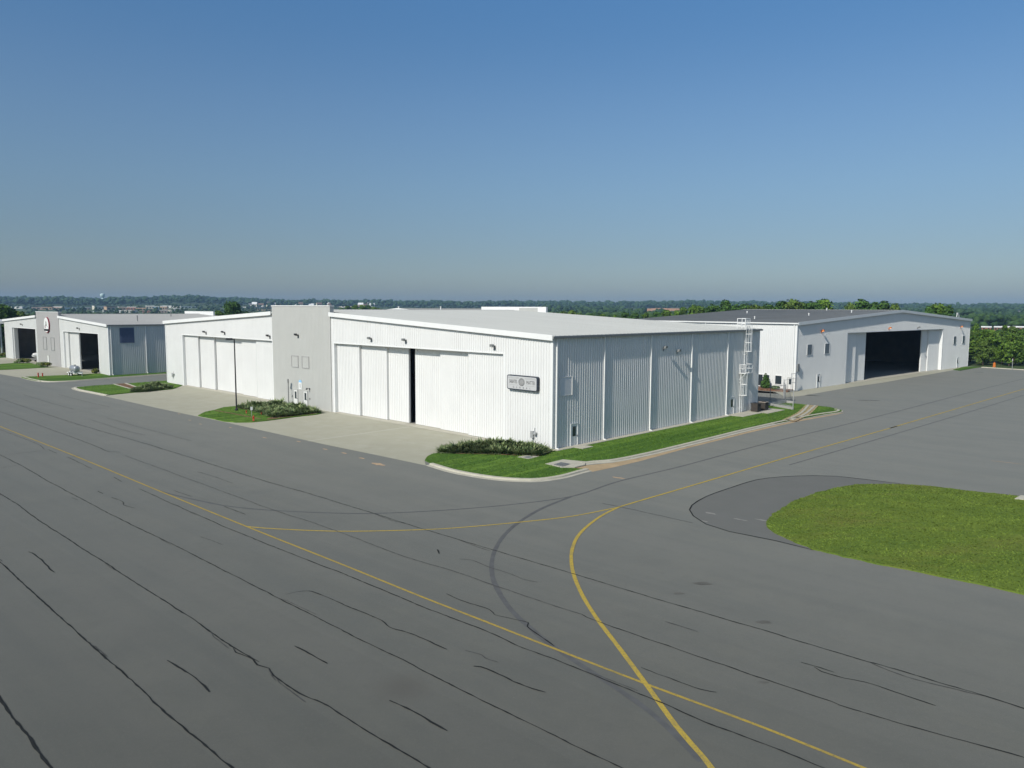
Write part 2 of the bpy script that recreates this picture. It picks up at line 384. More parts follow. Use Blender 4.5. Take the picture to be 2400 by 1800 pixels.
def make_lamp(parent, pos, outdir, m='lampdk', reach=.55, lens='glassl', name='wall_lamp', lab=None):
    """flood light on a short bracket; outdir is the local outward direction (x, y)"""
    b = MB(); ox, oy = outdir; sx, sy = -oy, ox
    def Q(o, s, z): return (pos[0]+ox*o+sx*s, pos[1]+oy*o+sy*s, pos[2]+z)
    def bx(o0, o1, s0, s1, z0, z1):
        b.hull8([Q(o0, s0, z0), Q(o1, s0, z0), Q(o1, s1, z0), Q(o0, s1, z0)], [Q(o0, s0, z1), Q(o1, s0, z1), Q(o1, s1, z1), Q(o0, s1, z1)])
    bx(.036, .09, -.09, .09, -.35, .08)
    b.tube(Q(.06, 0, -.02), Q(reach-.2, 0, .05), .035, 6)
    b.hull8([Q(reach-.28, -.2, -.1), Q(reach, -.2, -.02), Q(reach, .2, -.02), Q(reach-.28, .2, -.1)],
            [Q(reach-.25, -.16, .2), Q(reach+.02, -.16, .2), Q(reach+.02, .16, .2), Q(reach-.25, .16, .2)])
    o = b.build(name, m, parent)
    g = MB(); g.hull8([Q(reach-.24, -.16, -.115), Q(reach-.02, -.16, -.05), Q(reach-.02, .16, -.05), Q(reach-.24, .16, -.115)],
                      [Q(reach-.25, -.17, -.09), Q(reach-.01, -.17, -.02), Q(reach-.01, .17, -.02), Q(reach-.25, .17, -.09)])
    g.build('lens', lens, o)
    if lab: o['label'] = lab
    return o
M['glassl'] = mat('frosted_lamp_glass', (.5, .5, .46), .3, .05)
M['litlamp'] = emit('glowing_sodium_lamp', (1.0, .38, .10), 2.2)

def man_door(parent, pos, u, nrm, w=.95, h=2.1, mdoor='door', win=True):
    """steel door with a frame, a small window and a handle, standing 2-3 cm proud of the ribs"""
    def Q(s, o, z): return (pos[0]+u[0]*s+nrm[0]*o, pos[1]+u[1]*s+nrm[1]*o, pos[2]+z)
    def bx(b, s0, s1, o0, o1, z0, z1):
        b.hull8([Q(s0, o0, z0), Q(s1, o0, z0), Q(s1, o1, z0), Q(s0, o1, z0)], [Q(s0, o0, z1), Q(s1, o0, z1), Q(s1, o1, z1), Q(s0, o1, z1)])
    d = MB(); bx(d, -w/2, w/2, -.02, .05, .02, h); do = d.build('door', mdoor, parent)
    f = MB(); bx(f, -w/2-.07, -w/2, -.02, .09, 0, h+.07); bx(f, w/2, w/2+.07, -.02, .09, 0, h+.07); bx(f, -w/2, w/2, -.02, .09, h, h+.07)
    f.build('door_frame', 'grey' if mdoor == 'door' else 'trim', do)
    if win:
        g = MB(); bx(g, -.24, .24, .04, .058, .95, 1.88); g.build('window_pane', 'glass', do)
    k = MB(); bx(k, w/2-.16, w/2-.04, .05, .1, .95, 1.05); k.build('handle', 'lampgy', do)
    return do

# ------------------------------------------------------------------ hangars
def make_hangar(name, label, loc, rz, x0, x1, D, He, Hr, doors, wall, roof, trimm='trim', tower=None, towerm='grey', seam=.61,
                eave_over=.20, rake_h=.42, dspout=(), dspout_side=1, dsd=.14, inner='inner', gutter='trim', rear_parapet=None, slats=True):
    R = empty(name, (*loc, 0), rz, label, 'hangar')
    xm = (x0+x1)/2; hw = (x1-x0)/2
    gz = lambda x: He+(Hr-He)*(1-abs(x-xm)/hw)
    ops = [(d[0]-x0, d[1]-x0, 0, d[2]) for d in doors]
    b = MB(); ribwall(b, (x0, 0), (1, 0), (0, -1), x1-x0, 0, lambda s: gz(x0+s)-.02, ops); b.build('front_wall', wall, R)
    b = MB(); ribwall(b, (x1, 0), (0, 1), (1, 0), D, 0, lambda s: He-.02, pitch=.345, h=.075, wide=.035); b.build('side_wall', wall, R)
    b = MB(); ribwall(b, (x0, 0), (0, 1), (-1, 0), D, 0, lambda s: He-.02); b.build('side_wall', wall, R)
    b = MB(); ribwall(b, (x0, D), (1, 0), (0, 1), x1-x0, 0, lambda s: gz(x0+s)-.02, pitch=.61); b.build('rear_wall', wall, R)
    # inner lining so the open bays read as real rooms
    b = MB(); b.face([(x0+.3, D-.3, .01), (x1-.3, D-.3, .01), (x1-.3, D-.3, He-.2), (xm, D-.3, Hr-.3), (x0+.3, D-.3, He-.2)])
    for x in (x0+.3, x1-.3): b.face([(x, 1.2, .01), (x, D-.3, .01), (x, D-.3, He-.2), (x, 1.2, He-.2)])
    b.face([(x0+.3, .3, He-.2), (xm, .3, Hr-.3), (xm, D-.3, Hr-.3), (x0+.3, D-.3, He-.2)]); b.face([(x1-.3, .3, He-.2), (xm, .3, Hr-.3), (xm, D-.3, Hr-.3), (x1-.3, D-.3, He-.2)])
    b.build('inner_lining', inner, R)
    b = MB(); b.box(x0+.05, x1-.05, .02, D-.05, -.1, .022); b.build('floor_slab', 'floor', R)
    # roof: two slopes with standing seams, overhanging eaves and rakes
    b = MB(); sl = (Hr-He)/hw; t = .1
    for sgn in (-1, 1):
        xe = xm+sgn*(hw+eave_over); ze = He-sl*eave_over
        y0, y1 = -.035, D+.3
        b.hull8([(xm, y0, Hr), (xe, y0, ze), (xe, y1, ze), (xm, y1, Hr)], [(xm, y0, Hr+t), (xe, y0, ze+t), (xe, y1, ze+t), (xm, y1, Hr+t)])
    ro = b.build('roof', roof, R)
    if slats:
        b = MB(); n = int((D+.2)/seam)
        for i in range(n+1):
            y = .02+i*seam
            for sgn in (-1, 1):
                xe = xm+sgn*(hw+eave_over+.02); ze = He-sl*(eave_over+.02)
                b.hull8([(xm, y, Hr+t-.01), (xe, y, ze+t-.01), (xe, y+.05, ze+t-.01), (xm, y+.05, Hr+t-.01)], [(xm, y+.01, Hr+t+.055), (xe, y+.01, ze+t+.055), (xe, y+.04, ze+t+.055), (xm, y+.04, Hr+t+.055)])
        b.build('standing_seams', roof, ro)
    b = MB(); b.hull8([(xm-.25, .45, Hr+t+.0), (xm+.25, .45, Hr+t), (xm+.25, D+.32, Hr+t), (xm-.25, D+.32, Hr+t)], [(xm-.2, .45, Hr+t+.08), (xm+.2, .45, Hr+t+.08), (xm+.2, D+.32, Hr+t+.08), (xm-.2, D+.32, Hr+t+.08)])
    b.build('ridge_cap', roof, ro)
    # rake trim on the gable
    segs = [(x0-eave_over-.03, xm), (xm, x1+eave_over+.03)] if not tower else [(x0-eave_over-.03, tower[0]), (tower[1], x1+eave_over+.03)]
    for xa, xb in segs:
        b = MB(); ga = He+(Hr-He)*(1-abs(xa-xm)/hw); gb = He+(Hr-He)*(1-abs(xb-xm)/hw)
        for ya, yb, da, db in ((-.36, -.302, -rake_h+.12, .2), (-.302, -.04, -.1, 0)):
            b.hull8([(xa, ya, ga+da), (xb, ya, gb+da), (xb, yb, gb+da), (xa, yb, ga+da)], [(xa, ya, ga+db), (xb, ya, gb+db), (xb, yb, gb+db), (xa, yb, ga+db)])
        b.build('rake_trim', trimm, R)
    # eaves gutters
    for sgn in (-1, 1):
        xe = xm+sgn*(hw+eave_over); xa, xb = sorted((xe+sgn*.01, xe+sgn*.14)); z = He-sl*eave_over
        b = MB(); b.box(xa, xb, -.3, D+.3, z-.12, z+.07); b.build('gutter', gutter, R)
    # corner trims
    for x, y, sx, sy in ((x0, 0, -1, -1), (x1, 0, 1, -1), (x0, D, -1, 1), (x1, D, 1, 1)):
        xa, xb = sorted((x-sx*.16, x+sx*.072)); ya, yb = sorted((y-sy*.16, y+sy*.072)); b = MB(); b.box(xa, xb, ya, yb, 0, He-.03); b.build('corner_trim', trimm, R)
    # down pipes
    for y in dspout:
        x = x1 if dspout_side > 0 else x0; s = dspout_side
        b = MB(); xa, xb = sorted((x+s*.0, x+s*(.05+dsd))); b.box(xa, xb, y-.06, y+.06, .28, He-.1)
        xa, xb = sorted((x+s*.06, x+s*.42))
        b.hull8([(x+s*.05, y-.055, .14), (x+s*.46, y-.055, .06), (x+s*.46, y+.055, .06), (x+s*.05, y+.055, .14)], [(x+s*.05, y-.055, .29), (x+s*.46, y-.055, .18), (x+s*.46, y+.055, .18), (x+s*.05, y+.055, .29)])
        b.build('downspout', trimm, R)
    # doors: jambs, header and sliding leaves
    for d in doors:
        a, c, hz = d[0], d[1], d[2]
        b = MB(); b.box(a-.3, a-.001, -.045, 1.25, 0, hz+.12); b.box(c+.001, c+.3, -.045, 1.25, 0, hz+.12); b.box(a, c, -.045, .1, hz+.003, hz+.12); b.box(a-.3, c+.3, .1, 1.25, hz+.125, hz+.3)
        b.build('door_surround', trimm, R)
        for (pa, pb, rec, *dep_) in d[3]:
            b = MB(); b.box(pa, pb, rec, rec+(dep_[0] if dep_ else .24), .06, hz-.02)
            ribwall(b, (pa, rec), (1, 0), (0, -1), pb-pa, .06, lambda s: hz-.02, off=.002)
            lf = b.build('sliding_door', d[4] if len(d) > 4 else wall, R)
        b = MB(); b.box(a, c, -.35, 1.3, .0225, .03); b.build('door_track', 'kerb', R)
    if tower:
        ta, tb, tz = tower[:3]
        b = MB(); b.box(ta, tb, -.12, .42, .0, tz); ribwall(b, (ta, -.12), (1, 0), (0, -1), tb-ta, 0, lambda s: tz, off=.002, h=.02)
        tw = b.build('tower', towerm, R)
        b = MB(); b.box(ta-.06, tb+.06, -.2, .48, tz+.002, tz+.12); b.build('parapet_cap', trimm, tw)
    if rear_parapet:
        ta, tb, za, tz = rear_parapet
        b = MB(); b.box(ta, tb, D-.1, D+.3, za, tz); b.build('rear_parapet', trimm, R)
    return R

A_ANG = .8023
eA = (-math.sin(A_ANG), math.cos(A_ANG)); nA = (math.cos(A_ANG), math.sin(A_ANG)); P0 = (3.6433, 67.128)
def LA(x, y): return (P0[0]-eA[0]*x+nA[0]*y, P0[1]-eA[1]*x+nA[1]*y)       # local hangar coordinates to world
WA, DA, HEA, HRA = 86.6, 40.06, 10.3, 12.44
doorsA = [(-35.2, -6.2, 8.5, [(-35.18, -30.55, .40), (-30.8, -25.6, .70), (-26.0, -21.97, 1.0), (-20.8, -16.0, 1.0), (-16.2, -11.2, .68), (-11.45, -6.22, .30)], 'white'),
          (-79.75, -50.4, 8.3, [(-79.72, -74.9, .40), (-75.1, -69.85, .72), (-70.1, -63.3, 1.05), (-63.3, -60.5, 1.05), (-60.7, -55.5, .72), (-55.7, -50.42, .38)], 'white')]
HA = make_hangar('white_hangar', 'big white metal hangar with a grey tower between its sliding doors and light grey roof', P0, A_ANG-pi/2, -WA, 0, DA, HEA, HRA, doorsA,
                 'white', 'roof', tower=(-50.1, -35.88, 12.98), dspout=(.45, 7.5, 15.5, 23.6, 31.8), rear_parapet=(-51.2, -36.2, 10.5, 13.12), gutter='lampgy')
b = MB(); b.box(-42.1, -38.0, DA-.13, DA-.1, 12.2, 12.95); b.build('grey_panel', 'grey', HA)
for x, z in ((-27.45, 9.32), (-21.08, 9.34), (-7.37, 9.21)): make_lamp(HA, (x, 0, z), (0, -1), 'lampgy')
for x, z in ((-70.86, 8.99), (-64.5, 9.12), (-50.95, 8.96)): make_lamp(HA, (x, 0, z), (0, -1), 'lampdk')
make_lamp(HA, (-43.36, -.12, 9.3), (0, -1), 'lampdk')
make_lamp(HA, (0, 17.81, 8.75), (1, 0), 'lampgy', .5); make_lamp(HA, (0, 20.5, 8.3), (1, 0), 'lampgy', .5)
b = MB(); b.tube((-40.87, -.12, 2.5), (-40.87, -.5, 2.62), .03); b.tube((-40.87, -.5, 2.62), (-40.87, -.62, 2.45), .06, 8, .13); b.box(-41., -40.74, -.16, -.13, 2.35, 2.6); b.build('entrance_lamp', 'lampdk', HA)
for x in (-44.28, -41.85): man_door(HA, (x, -.142, .02), (1, 0), (0, -1))
for xa, xb in ((-45.09, -43.56), (-42.51, -40.93)):
    f = MB()
    for q in ((xa-.06, xa, 5.08, 6.6), (xb, xb+.06, 5.08, 6.6), (xa, xb, 6.54, 6.6), (xa, xb, 5.08, 5.14)): f.box(q[0], q[1], -.2, -.12, q[2], q[3])
    o = f.build('blind_window', 'greyC', HA); g = MB(); g.box(xa+.002, xb-.002, -.15, -.125, 5.142, 6.538); g.build('infill_panel', 'grey', o)
b = MB(); b.box(-46.24, -46.1, -.24, -.145, 2.9, 3.4); b.tube((-46.17, -.19, 0), (-46.17, -.19, 2.9), .035); b.build('electric_conduit', 'lampgy', HA)
for x in (-45.2, -40.85):
    b = MB(); b.box(x-.06, x+.06, -.22, -.145, 1.1, 1.35); b.build('call_box', 'lampgy', HA)
for x, z in ((-2.25, .95), (-84.0, 1.2)):
    b = MB(); b.box(x-.2, x+.12, -.25, -.04, z, z+.62); b.lathe([(.02, -.36), (.15, -.33), (.15, -.2), (.17, -.12)], (x+.36, 0, z+.45), 12, 'y'); b.tube((x, -.12, z-.45), (x, -.12, z), .04); b.tube((x+.2, -.1, z+.45), (x+.2, -.1, z+.95), .03)
    b.build('electric_meter', 'galv', HA)
# side wall: louvre, doors
b = MB(); b.box(.0, .072, .9, 2.6, 4.95, 6.6)
for i in range(14): b.hull8([(.072, .97, 5.02+i*.11), (.1, .97, 5.0+i*.11), (.1, 2.53, 5.0+i*.11), (.072, 2.53, 5.02+i*.11)], [(.072, .97, 5.1+i*.11), (.076, .97, 5.1+i*.11), (.076, 2.53, 5.1+i*.11), (.072, 2.53, 5.1+i*.11)])
lv = b.build('louvre', 'white', HA)
b = MB(); b.box(0, .15, .86, .9, 4.91, 6.64); b.box(0, .15, 2.6, 2.65, 4.91, 6.64); b.box(0, .12, .9, 2.6, 6.6, 6.64); b.box(0, .12, .9, 2.6, 4.91, 4.95); b.build('frame', 'white', lv)
man_door(HA, (.02, 3.05, .05), (0, 1), (1, 0), mdoor='white'); man_door(HA, (.02, 33.3, .05), (0, 1), (1, 0), mdoor='white')
# caged access ladder with a rest platform
def ladder(R):
    L = MB()
    def rail(x, y, z0, z1, r=.03): L.tube((x, y, z0), (x, y, z1), r, 6)
    for (ya, yb, z0, z1) in ((35.0, 35.5, .1, 6.1), (35.85, 36.35, 5.1, 11.6)):
        for y in (ya, yb): rail(.22, y, z0, z1, .038)
        z = z0+.2
        while z < z1-.1: L.tube((.22, ya, z), (.22, yb, z), .018, 5); z += .3
        for z in np.arange(z0+.6, min(z1, 10), 1.6):
            for y in (ya, yb): L.tube((.03, y, z), (.22, y, z), .03, 5)
    o = L.build('access_ladder', 'trim', R)
    def cage(ya, yb, z0, z1):
        c = MB(); ym = (ya+yb)/2; pts = [(.22, ya-.02)]+[(.22+.75*math.sin(t), ym-.36*math.cos(t)) for t in np.linspace(.25, pi-.25, 7)]+[(.22, yb+.02)]
        zs = list(np.arange(z0, z1+.01, (z1-z0)/max(1, round((z1-z0)/1.15))))
        for z in zs:
            for p, q in zip(pts, pts[1:]): c.tube((p[0], p[1], z), (q[0], q[1], z), .035, 5)
        for p in pts[1:-1]: c.tube((p[0], p[1], z0), (p[0], p[1], z1), .024, 5)
        c.build('safety_cage', 'trim', o)
    cage(35.0, 35.5, 2.3, 5.05); cage(35.85, 36.35, 7.7, 10.9)
    p = MB(); p.box(.08, .95, 34.85, 36.6, 5.0, 5.07)
    for x, y in ((.93, 34.88), (.93, 36.57), (.93, 35.7), (.12, 36.57), (.12, 34.88)): p.tube((x, y, 5.07), (x, y, 6.15), .03, 6)
    for z in (5.6, 6.13):
        p.tube((.93, 34.88, z), (.93, 36.57, z), .03, 6); p.tube((.93, 36.57, z), (.12, 36.57, z), .03, 6); p.tube((.93, 34.88, z), (.12, 34.88, z), .03, 6)
    p.tube((.05, 34.95, 4.2), (.9, 34.95, 5.0), .03, 6); p.tube((.05, 36.5, 4.2), (.9, 36.5, 5.0), .03, 6)
    p.build('rest_platform', 'trim', o)
    g = MB()
    for y in (35.5, 36.7):
        for x in (.35, -.7): g.tube((x, y, 10.35), (x, y, 11.75), .045, 6)
        for z in (11.1, 11.72): g.tube((.35, y, z), (-.7, y, z), .04, 6)
    for z in (11.1, 11.72):
        g.tube((.35, 35.5, z), (.35, 36.7, z), .04, 6)
    for y in (35.8, 36.1, 36.4): g.tube((.35, y, 10.9), (.35, y, 11.72), .03, 6)
    g.build('roof_guard_rail', 'trim', o)
ladder(HA)

# wall sign of hangar A (top-level)
SG = empty('wall_sign', (*LA(-3.45, -.045), 5.28), A_ANG-pi/2, 'white rounded name sign with a grey globe beside the large sliding door', 'sign')
def rrect(w, h, r, n=5):
    out = []
    for cx, cz, a0 in ((w/2-r, h/2-r, 0), (-w/2+r, h/2-r, pi/2), (-w/2+r, -h/2+r, pi), (w/2-r, -h/2+r, 3*pi/2)):
        for i in range(n+1):
            a = a0+pi/2*i/n; out.append((cx+r*math.cos(a), cz+r*math.sin(a)))
    return out
SW, SH = 3.85, 1.36
b = MB(); P = rrect(SW, SH, .2); b.hull8([(x, 0, z+SH/2) for x, z in P], [(x, -.32, z+SH/2) for x, z in P]); b.build('sign_casing', 'navy', SG)
b = MB(); P = rrect(SW-.17, SH-.17, .13); b.hull8([(x, -.318, z+SH/2) for x, z in P], [(x, -.335, z+SH/2) for x, z in P]); b.build('sign_face', 'signface', SG)
RX = (pi/2, 0, 0)
text_mesh('lettering', 'SABATES', .46, 'ink', SG, (-1.10, -.338, .75), RX, .56, 1.0)
text_mesh('lettering', 'MATTEI', .46, 'ink', SG, (1.12, -.338, .75), RX, .66, 1.05)
for i, ch in enumerate('GLOBAL'): text_mesh('letter', ch, .23, 'ink', SG, ((i-2.5)*.42, -.338, .235), RX, 1.0)
b = MB(); cx, cz = -.02, .76
for k, (rx, th) in enumerate(((.36, .05), (.27, .045), (.17, .04), (.06, .05))):
    for sg in (-1, 1):
        pr = None
        for i in range(15):
            t = -pi/2+pi*i/14; x = cx+sg*rx*math.cos(t); z = cz+.36*math.sin(t); wv = th*(.35+.65*math.cos(t))
            q = ((x-wv/2, z), (x+wv/2, z))
            if pr: b.face([(pr[0][0], -.342, pr[0][1]), (pr[1][0], -.342, pr[1][1]), (q[1][0], -.342, q[1][1]), (q[0][0], -.342, q[0][1])])
            pr = q
b.build('globe_emblem', 'ink', SG)
for xa, xb, z in ((-1.78, -.35, 1.16), (.35, 1.78, 1.16), (-1.78, -.35, 1.07), (.35, 1.78, 1.07), (-1.6, -.45, .45), (.45, 1.6, .45)):
    b = MB(); b.box(xa, xb, -.342, -.336, z-.012, z+.012); b.build('sign_rule', 'inklt', SG)
# little identification sign between the two tower doors
S2 = empty('door_sign', (*LA(-43.1, -.145), 2.25), A_ANG-pi/2, 'small white plate with a blue top and one dark letter above the two tower doors', 'sign')
b = MB(); b.box(-.38, .38, -.05, 0, 0, .92); b.build('plate', 'trim', S2)
b = MB(); b.hull8([(-.38, -.05, .922), (.38, -.05, .922), (.38, 0, .922), (-.38, 0, .922)], [(-.2, -.05, 1.22), (.2, -.05, 1.22), (.2, 0, 1.22), (-.2, 0, 1.22)]); b.build('blue_top', 'signblue', S2)
text_mesh('letter', 'I', .75, 'ink', S2, (0, -.056, .46), RX, 1.3)

# hangar B (right, dark roof)
B0 = (44.912, 118.726); bdv = (105.8486-44.9124, 174.5145-118.7257); bl = math.hypot(*bdv); bd = (bdv[0]/bl, bdv[1]/bl); be = (-bd[1], bd[0])
B_ANG = math.atan2(bd[1], bd[0])
def LB(x, y): return (B0[0]+bd[0]*x+be[0]*y, B0[1]+bd[1]*x+be[1]*y)
doorsB = [(18.3, 65.4, 8.85, [(18.32, 23.0, .5), (22.8, 27.9, .8), (56.1, 60.5, .95), (59.0, 65.38, .6)], 'whiteB')]
HB = make_hangar('dark_roofed_hangar', 'white metal hangar with a dark grey roof and one wide open door facing right', B0, B_ANG, 0, 83.0, 33.6, 10.72, 12.75, doorsB,
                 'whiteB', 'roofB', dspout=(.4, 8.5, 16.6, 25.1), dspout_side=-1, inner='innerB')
for x, z, lit in ((8.23, 9.42, 1), (35.93, 9.5, 1), (50.45, 9.4, 0), (76.46, 9.25, 1)): make_lamp(HB, (x, 0, z), (0, -1), 'orange' if lit else 'lampgy', .5, 'litlamp' if lit else 'glassl')
for xa, xb, za, zb in ((3.5, 5.15, 5.6, 7.25), (9.7, 11.35, 5.58, 7.22), (72.25, 73.9, 5.45, 7.1), (78.15, 79.85, 5.46, 7.1)):
    f = MB()
    for q in ((xa-.05, xa, za-.05, zb+.05), (xb, xb+.05, za-.05, zb+.05), (xa, xb, zb, zb+.05), (xa, xb, za-.05, za)): f.box(q[0], q[1], -.1, .0, q[2], q[3])
    o = f.build('window', 'whiteB', HB); g = MB(); g.box(xa+.001, xb-.001, -.075, -.068, za, zb); g.build('pane', 'bpane', o)
for x in (7.85, 75.8): man_door(HB, (x, -.03, .03), (1, 0), (0, -1), 1.05, 2.2, 'whiteB')
b = MB(); b.box(.2, .75, -.3, -.04, 3.1, 4.3); b.build('electric_cabinet', 'lampgy', HB)
def side_window(ya, yb, za, zb, mull=False):
    f = MB()
    for q in ((ya-.1, ya, za-.1, zb+.1), (yb, yb+.1, za-.1, zb+.1), (ya, yb, zb, zb+.1), (ya, yb, za-.1, za)): f.box(-.13, 0, q[0], q[1], q[2], q[3])
    if mull: f.box(-.12, -.065, (ya+yb)/2-.06, (ya+yb)/2+.06, za, zb); f.box(-.11, -.065, ya, (ya+yb)/2-.06, za+.7, za+.8)
    o = f.build('window', 'trim', HB); g = MB(); g.box(-.08, -.066, ya+.001, yb-.001, za, zb); g.build('pane', 'glass', o)
side_window(4.35, 6.6, .45, 2.25, True); side_window(2.23, 3.32, .9, 2.25)
man_door(HB, (-.03, .75, .05), (0, -1), (-1, 0), .8, 2.0, 'door')
b = MB()
for x in (76.6, 78.4): b.tube((x, 1.0, 11.15), ((x+77.5)/2, 1.0, 12.3), .07, 6)
b.tube((76.95, 1, 11.9), (78.05, 1, 11.9), .06, 6); b.box(76.95, 78.05, .9, 1.1, 12.25, 12.36); b.build('roof_anchor_frame', 'trim', HB)
for x, y in ((8, 12), (20, 8), (26, 24), (31, 5), (40, 14)):
    z = 10.72+2.03*(x/41.5); b = MB(); b.tube((x, y, z), (x, y, z+.45), .09, 8); b.tube((x, y, z+.45), (x, y, z+.58), .17, 8, .04); b.build('roof_vent', 'trim', HB)

# hangar C (left)
C0 = (-75.039, 139.80); C1 = (-126.97, 188.40); cl = math.hypot(C1[0]-C0[0], C1[1]-C0[1]); ce = ((C1[0]-C0[0])/cl, (C1[1]-C0[1])/cl); cn = (ce[1], -ce[0])
C_ANG = math.atan2(-ce[1], -ce[0])
def LC(x, y): return (C0[0]-ce[0]*x+cn[0]*y, C0[1]-ce[1]*x+cn[1]*y)
doorsC = [(-25.8, -5.4, 7.65, [(-25.78, -23.9, .3), (-24.0, -18.3, .62)], 'whiteC'), (-64.6, -45.35, 7.7, [(-64.58, -64.2, .3, .35), (-64.58, -64.2, .68, .35)], 'whiteC')]
HC = make_hangar('small_hangar', 'off white hangar with open bays and a round emblem on its grey tower, left edge', C0, C_ANG, -71.1, 0, 33.5, 9.4, 11.05, doorsC,
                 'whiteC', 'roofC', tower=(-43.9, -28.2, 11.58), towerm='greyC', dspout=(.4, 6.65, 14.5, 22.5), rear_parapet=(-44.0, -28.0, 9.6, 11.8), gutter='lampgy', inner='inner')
for x, z in ((-55.27, 8.6), (-15.71, 8.5)): make_lamp(HC, (x, 0, z), (0, -1), 'lampdk')
b = MB(); b.box(.0, .09, 2.0, 4.55, 6.05, 8.9)
for i in range(17): b.hull8([(.09, 2.08, 6.12+i*.165), (.15, 2.08, 6.1+i*.165), (.15, 4.47, 6.1+i*.165), (.09, 4.47, 6.12+i*.165)], [(.09, 2.08, 6.24+i*.165), (.1, 2.08, 6.24+i*.165), (.1, 4.47, 6.24+i*.165), (.09, 4.47, 6.24+i*.165)])
b.build('louvre', 'blue', HC)
for xa, xb in ((-39.3, -37.1), (-33.85, -31.7)):
    f = MB()
    for q in ((xa-.08, xa, 3.35, 6.15), (xb, xb+.08, 3.35, 6.15), (xa, xb, 6.07, 6.15), (xa, xb, 3.35, 3.43)): f.box(q[0], q[1], -.2, -.12, q[2], q[3])
    o = f.build('blind_window', 'lampgy', HC); g = MB(); g.box(xa+.002, xb-.002, -.15, -.125, 3.432, 6.068); g.build('infill_panel', 'greyC', o)
man_door(HC, (-36.4, -.142, .02), (1, 0), (0, -1), 1.0, 2.1, 'door', False)
b = MB(); b.box(-70.7, -.4, 33.1, 33.19, 2.4, 2.65); b.build('wall_stripe', 'crimson', HC)
for x, y in ((-25, 22), (-10, 9)):
    z = 9.4+1.65*(-x/35.5) if x > -35.5 else 10.5
    b = MB(); b.tube((x, y, z), (x, y, z+1.1), .1, 8); b.tube((x, y, z+1.1), (x, y, z+1.2), .16, 8); b.build('roof_vent', 'lampgy', HC)
# emblem on the tower of C
SE = empty('round_emblem', (*LC(-35.75, -.145), 8.8), C_ANG, 'tall oval emblem with a red rim and a dark bar on the grey tower', 'sign')
def oval(rx, rz, n=36): return [(rx*math.cos(2*pi*i/n), rz*math.sin(2*pi*i/n)) for i in range(n)]
b = MB(); P = oval(1.72, 1.72); b.hull8([(x, 0, z) for x, z in P], [(x, -.22, z) for x, z in P]); b.build('rim', 'crimson', SE)
b = MB(); P = oval(1.6, 1.62); b.hull8([(x-.08, -.218, z+.03) for x, z in P], [(x-.08, -.24, z+.03) for x, z in P]); b.build('disc', 'trim', SE)
b = MB(); b.box(-1.62, 1.5, -.27, -.241, -1.28, -.86); b.build('dark_bar', 'black', SE)
text_mesh('letter', 'A', 2.0, 'ink', SE, (-.15, -.246, .12), RX, 1.15)
b = MB(); b.hull8([(-1.1, -.245, -.55), (-.5, -.245, -.75), (-.5, -.25, -.75), (-1.1, -.25, -.55)], [(-1.1, -.245, -.1), (-.75, -.245, -.1), (-.75, -.25, -.1), (-1.1, -.25, -.1)]); b.build('red_swoosh', 'crimson', SE)

# hangar D beyond A
HD = make_hangar('distant_hangar', 'far hangar whose low grey roof just shows over the big white hangar', (-6.2, 164.0), A_ANG-pi/2, -60, 0, 30, 10.3, 12.66, [], 'whiteC', 'roofB', gutter='lampgy')
for x, y in ((-34, 3), (-26, 10)):
    z = 12.3; b = MB(); b.tube((x, y, z), (x, y, z+.9), .15, 8); b.tube((x, y, z+.9), (x, y, z+1.0), .22, 8); b.build('roof_vent', 'trim', HD)

# ------------------------------------------------------------------ terrain
def terrain(x, y):
    r = math.hypot(x, y)
    if r < 850: return -.06
    px = 1200+1761*x/max(y, 1) if y > 0 else 1200
    f = 1.0+.42*math.exp(-((px-430)/150)**2)+.12*math.exp(-((px-1650)/200)**2)-.30*(1/(1+math.exp(-(px-2050)/120)))
    f += .05*math.sin(px/61.)+.04*math.sin(px/23.+1)
    t = min(1, (r-850)/1750); t = t*t*(3-2*t)*.55+t*.45
    return -.06+20.5*f*t+(0 if r < 2600 else -(r-2600)*.004)
def GT(px, py, dmax=4000):
    """first hit of a pixel's ray with the terrain"""
    d = ray(px, py); k = math.hypot(d[0], d[1]); dx, dy, dz = d[0]/k, d[1]/k, d[2]/k
    r = 150.
    while r < dmax:
        if H+dz*r < terrain(dx*r, dy*r): return (dx*r, dy*r, terrain(dx*r, dy*r), r)
        r += 6
    return (dx*2600, dy*2600, terrain(dx*2600, dy*2600), 2600)
g = MB(); rings = [0, 20, 60, 120, 200, 300, 420, 560, 700, 850, 1000, 1150, 1300, 1450, 1600, 1750, 1900, 2050, 2200, 2350, 2500, 2650, 2900, 3300, 4000, 5500, 8000]
NA = 240
for r in rings:
    for i in range(NA):
        a = 2*pi*i/NA; x, y = r*math.sin(a), r*math.cos(a); g.v.append((x, y, terrain(x, y)))
for j in range(len(rings)-1):
    for i in range(NA):
        i2 = (i+1) % NA; g.f.append((j*NA+i, (j+1)*NA+i, (j+1)*NA+i2, j*NA+i2)); g.m.append(0)
gr = g.build('ground', 'ground', None, True); tag(gr, 'wide green ground reaching to the wooded horizon', 'ground', kind='structure')

# ------------------------------------------------------------------ paving
tw = MB()
far = [G(2900, 905), G(2400, 867.7), G(2299, 861.4), LB(82.5, -1), LB(83, 6), LB(0, 6), LB(-14, 22), LA(0, 62), LA(-95, 62), LA(-95, 110), LA(-108, 110), LC(2.5, 60), LC(2.5, 4), LC(-71, 4), LC(-160, 4)]
tw.sheet([(320, -70)]+far+[(-420, -70)], 0.0)
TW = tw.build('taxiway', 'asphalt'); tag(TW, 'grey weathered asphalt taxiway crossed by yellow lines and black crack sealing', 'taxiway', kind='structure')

Z1, Z2, Z3 = .005, .010, .015
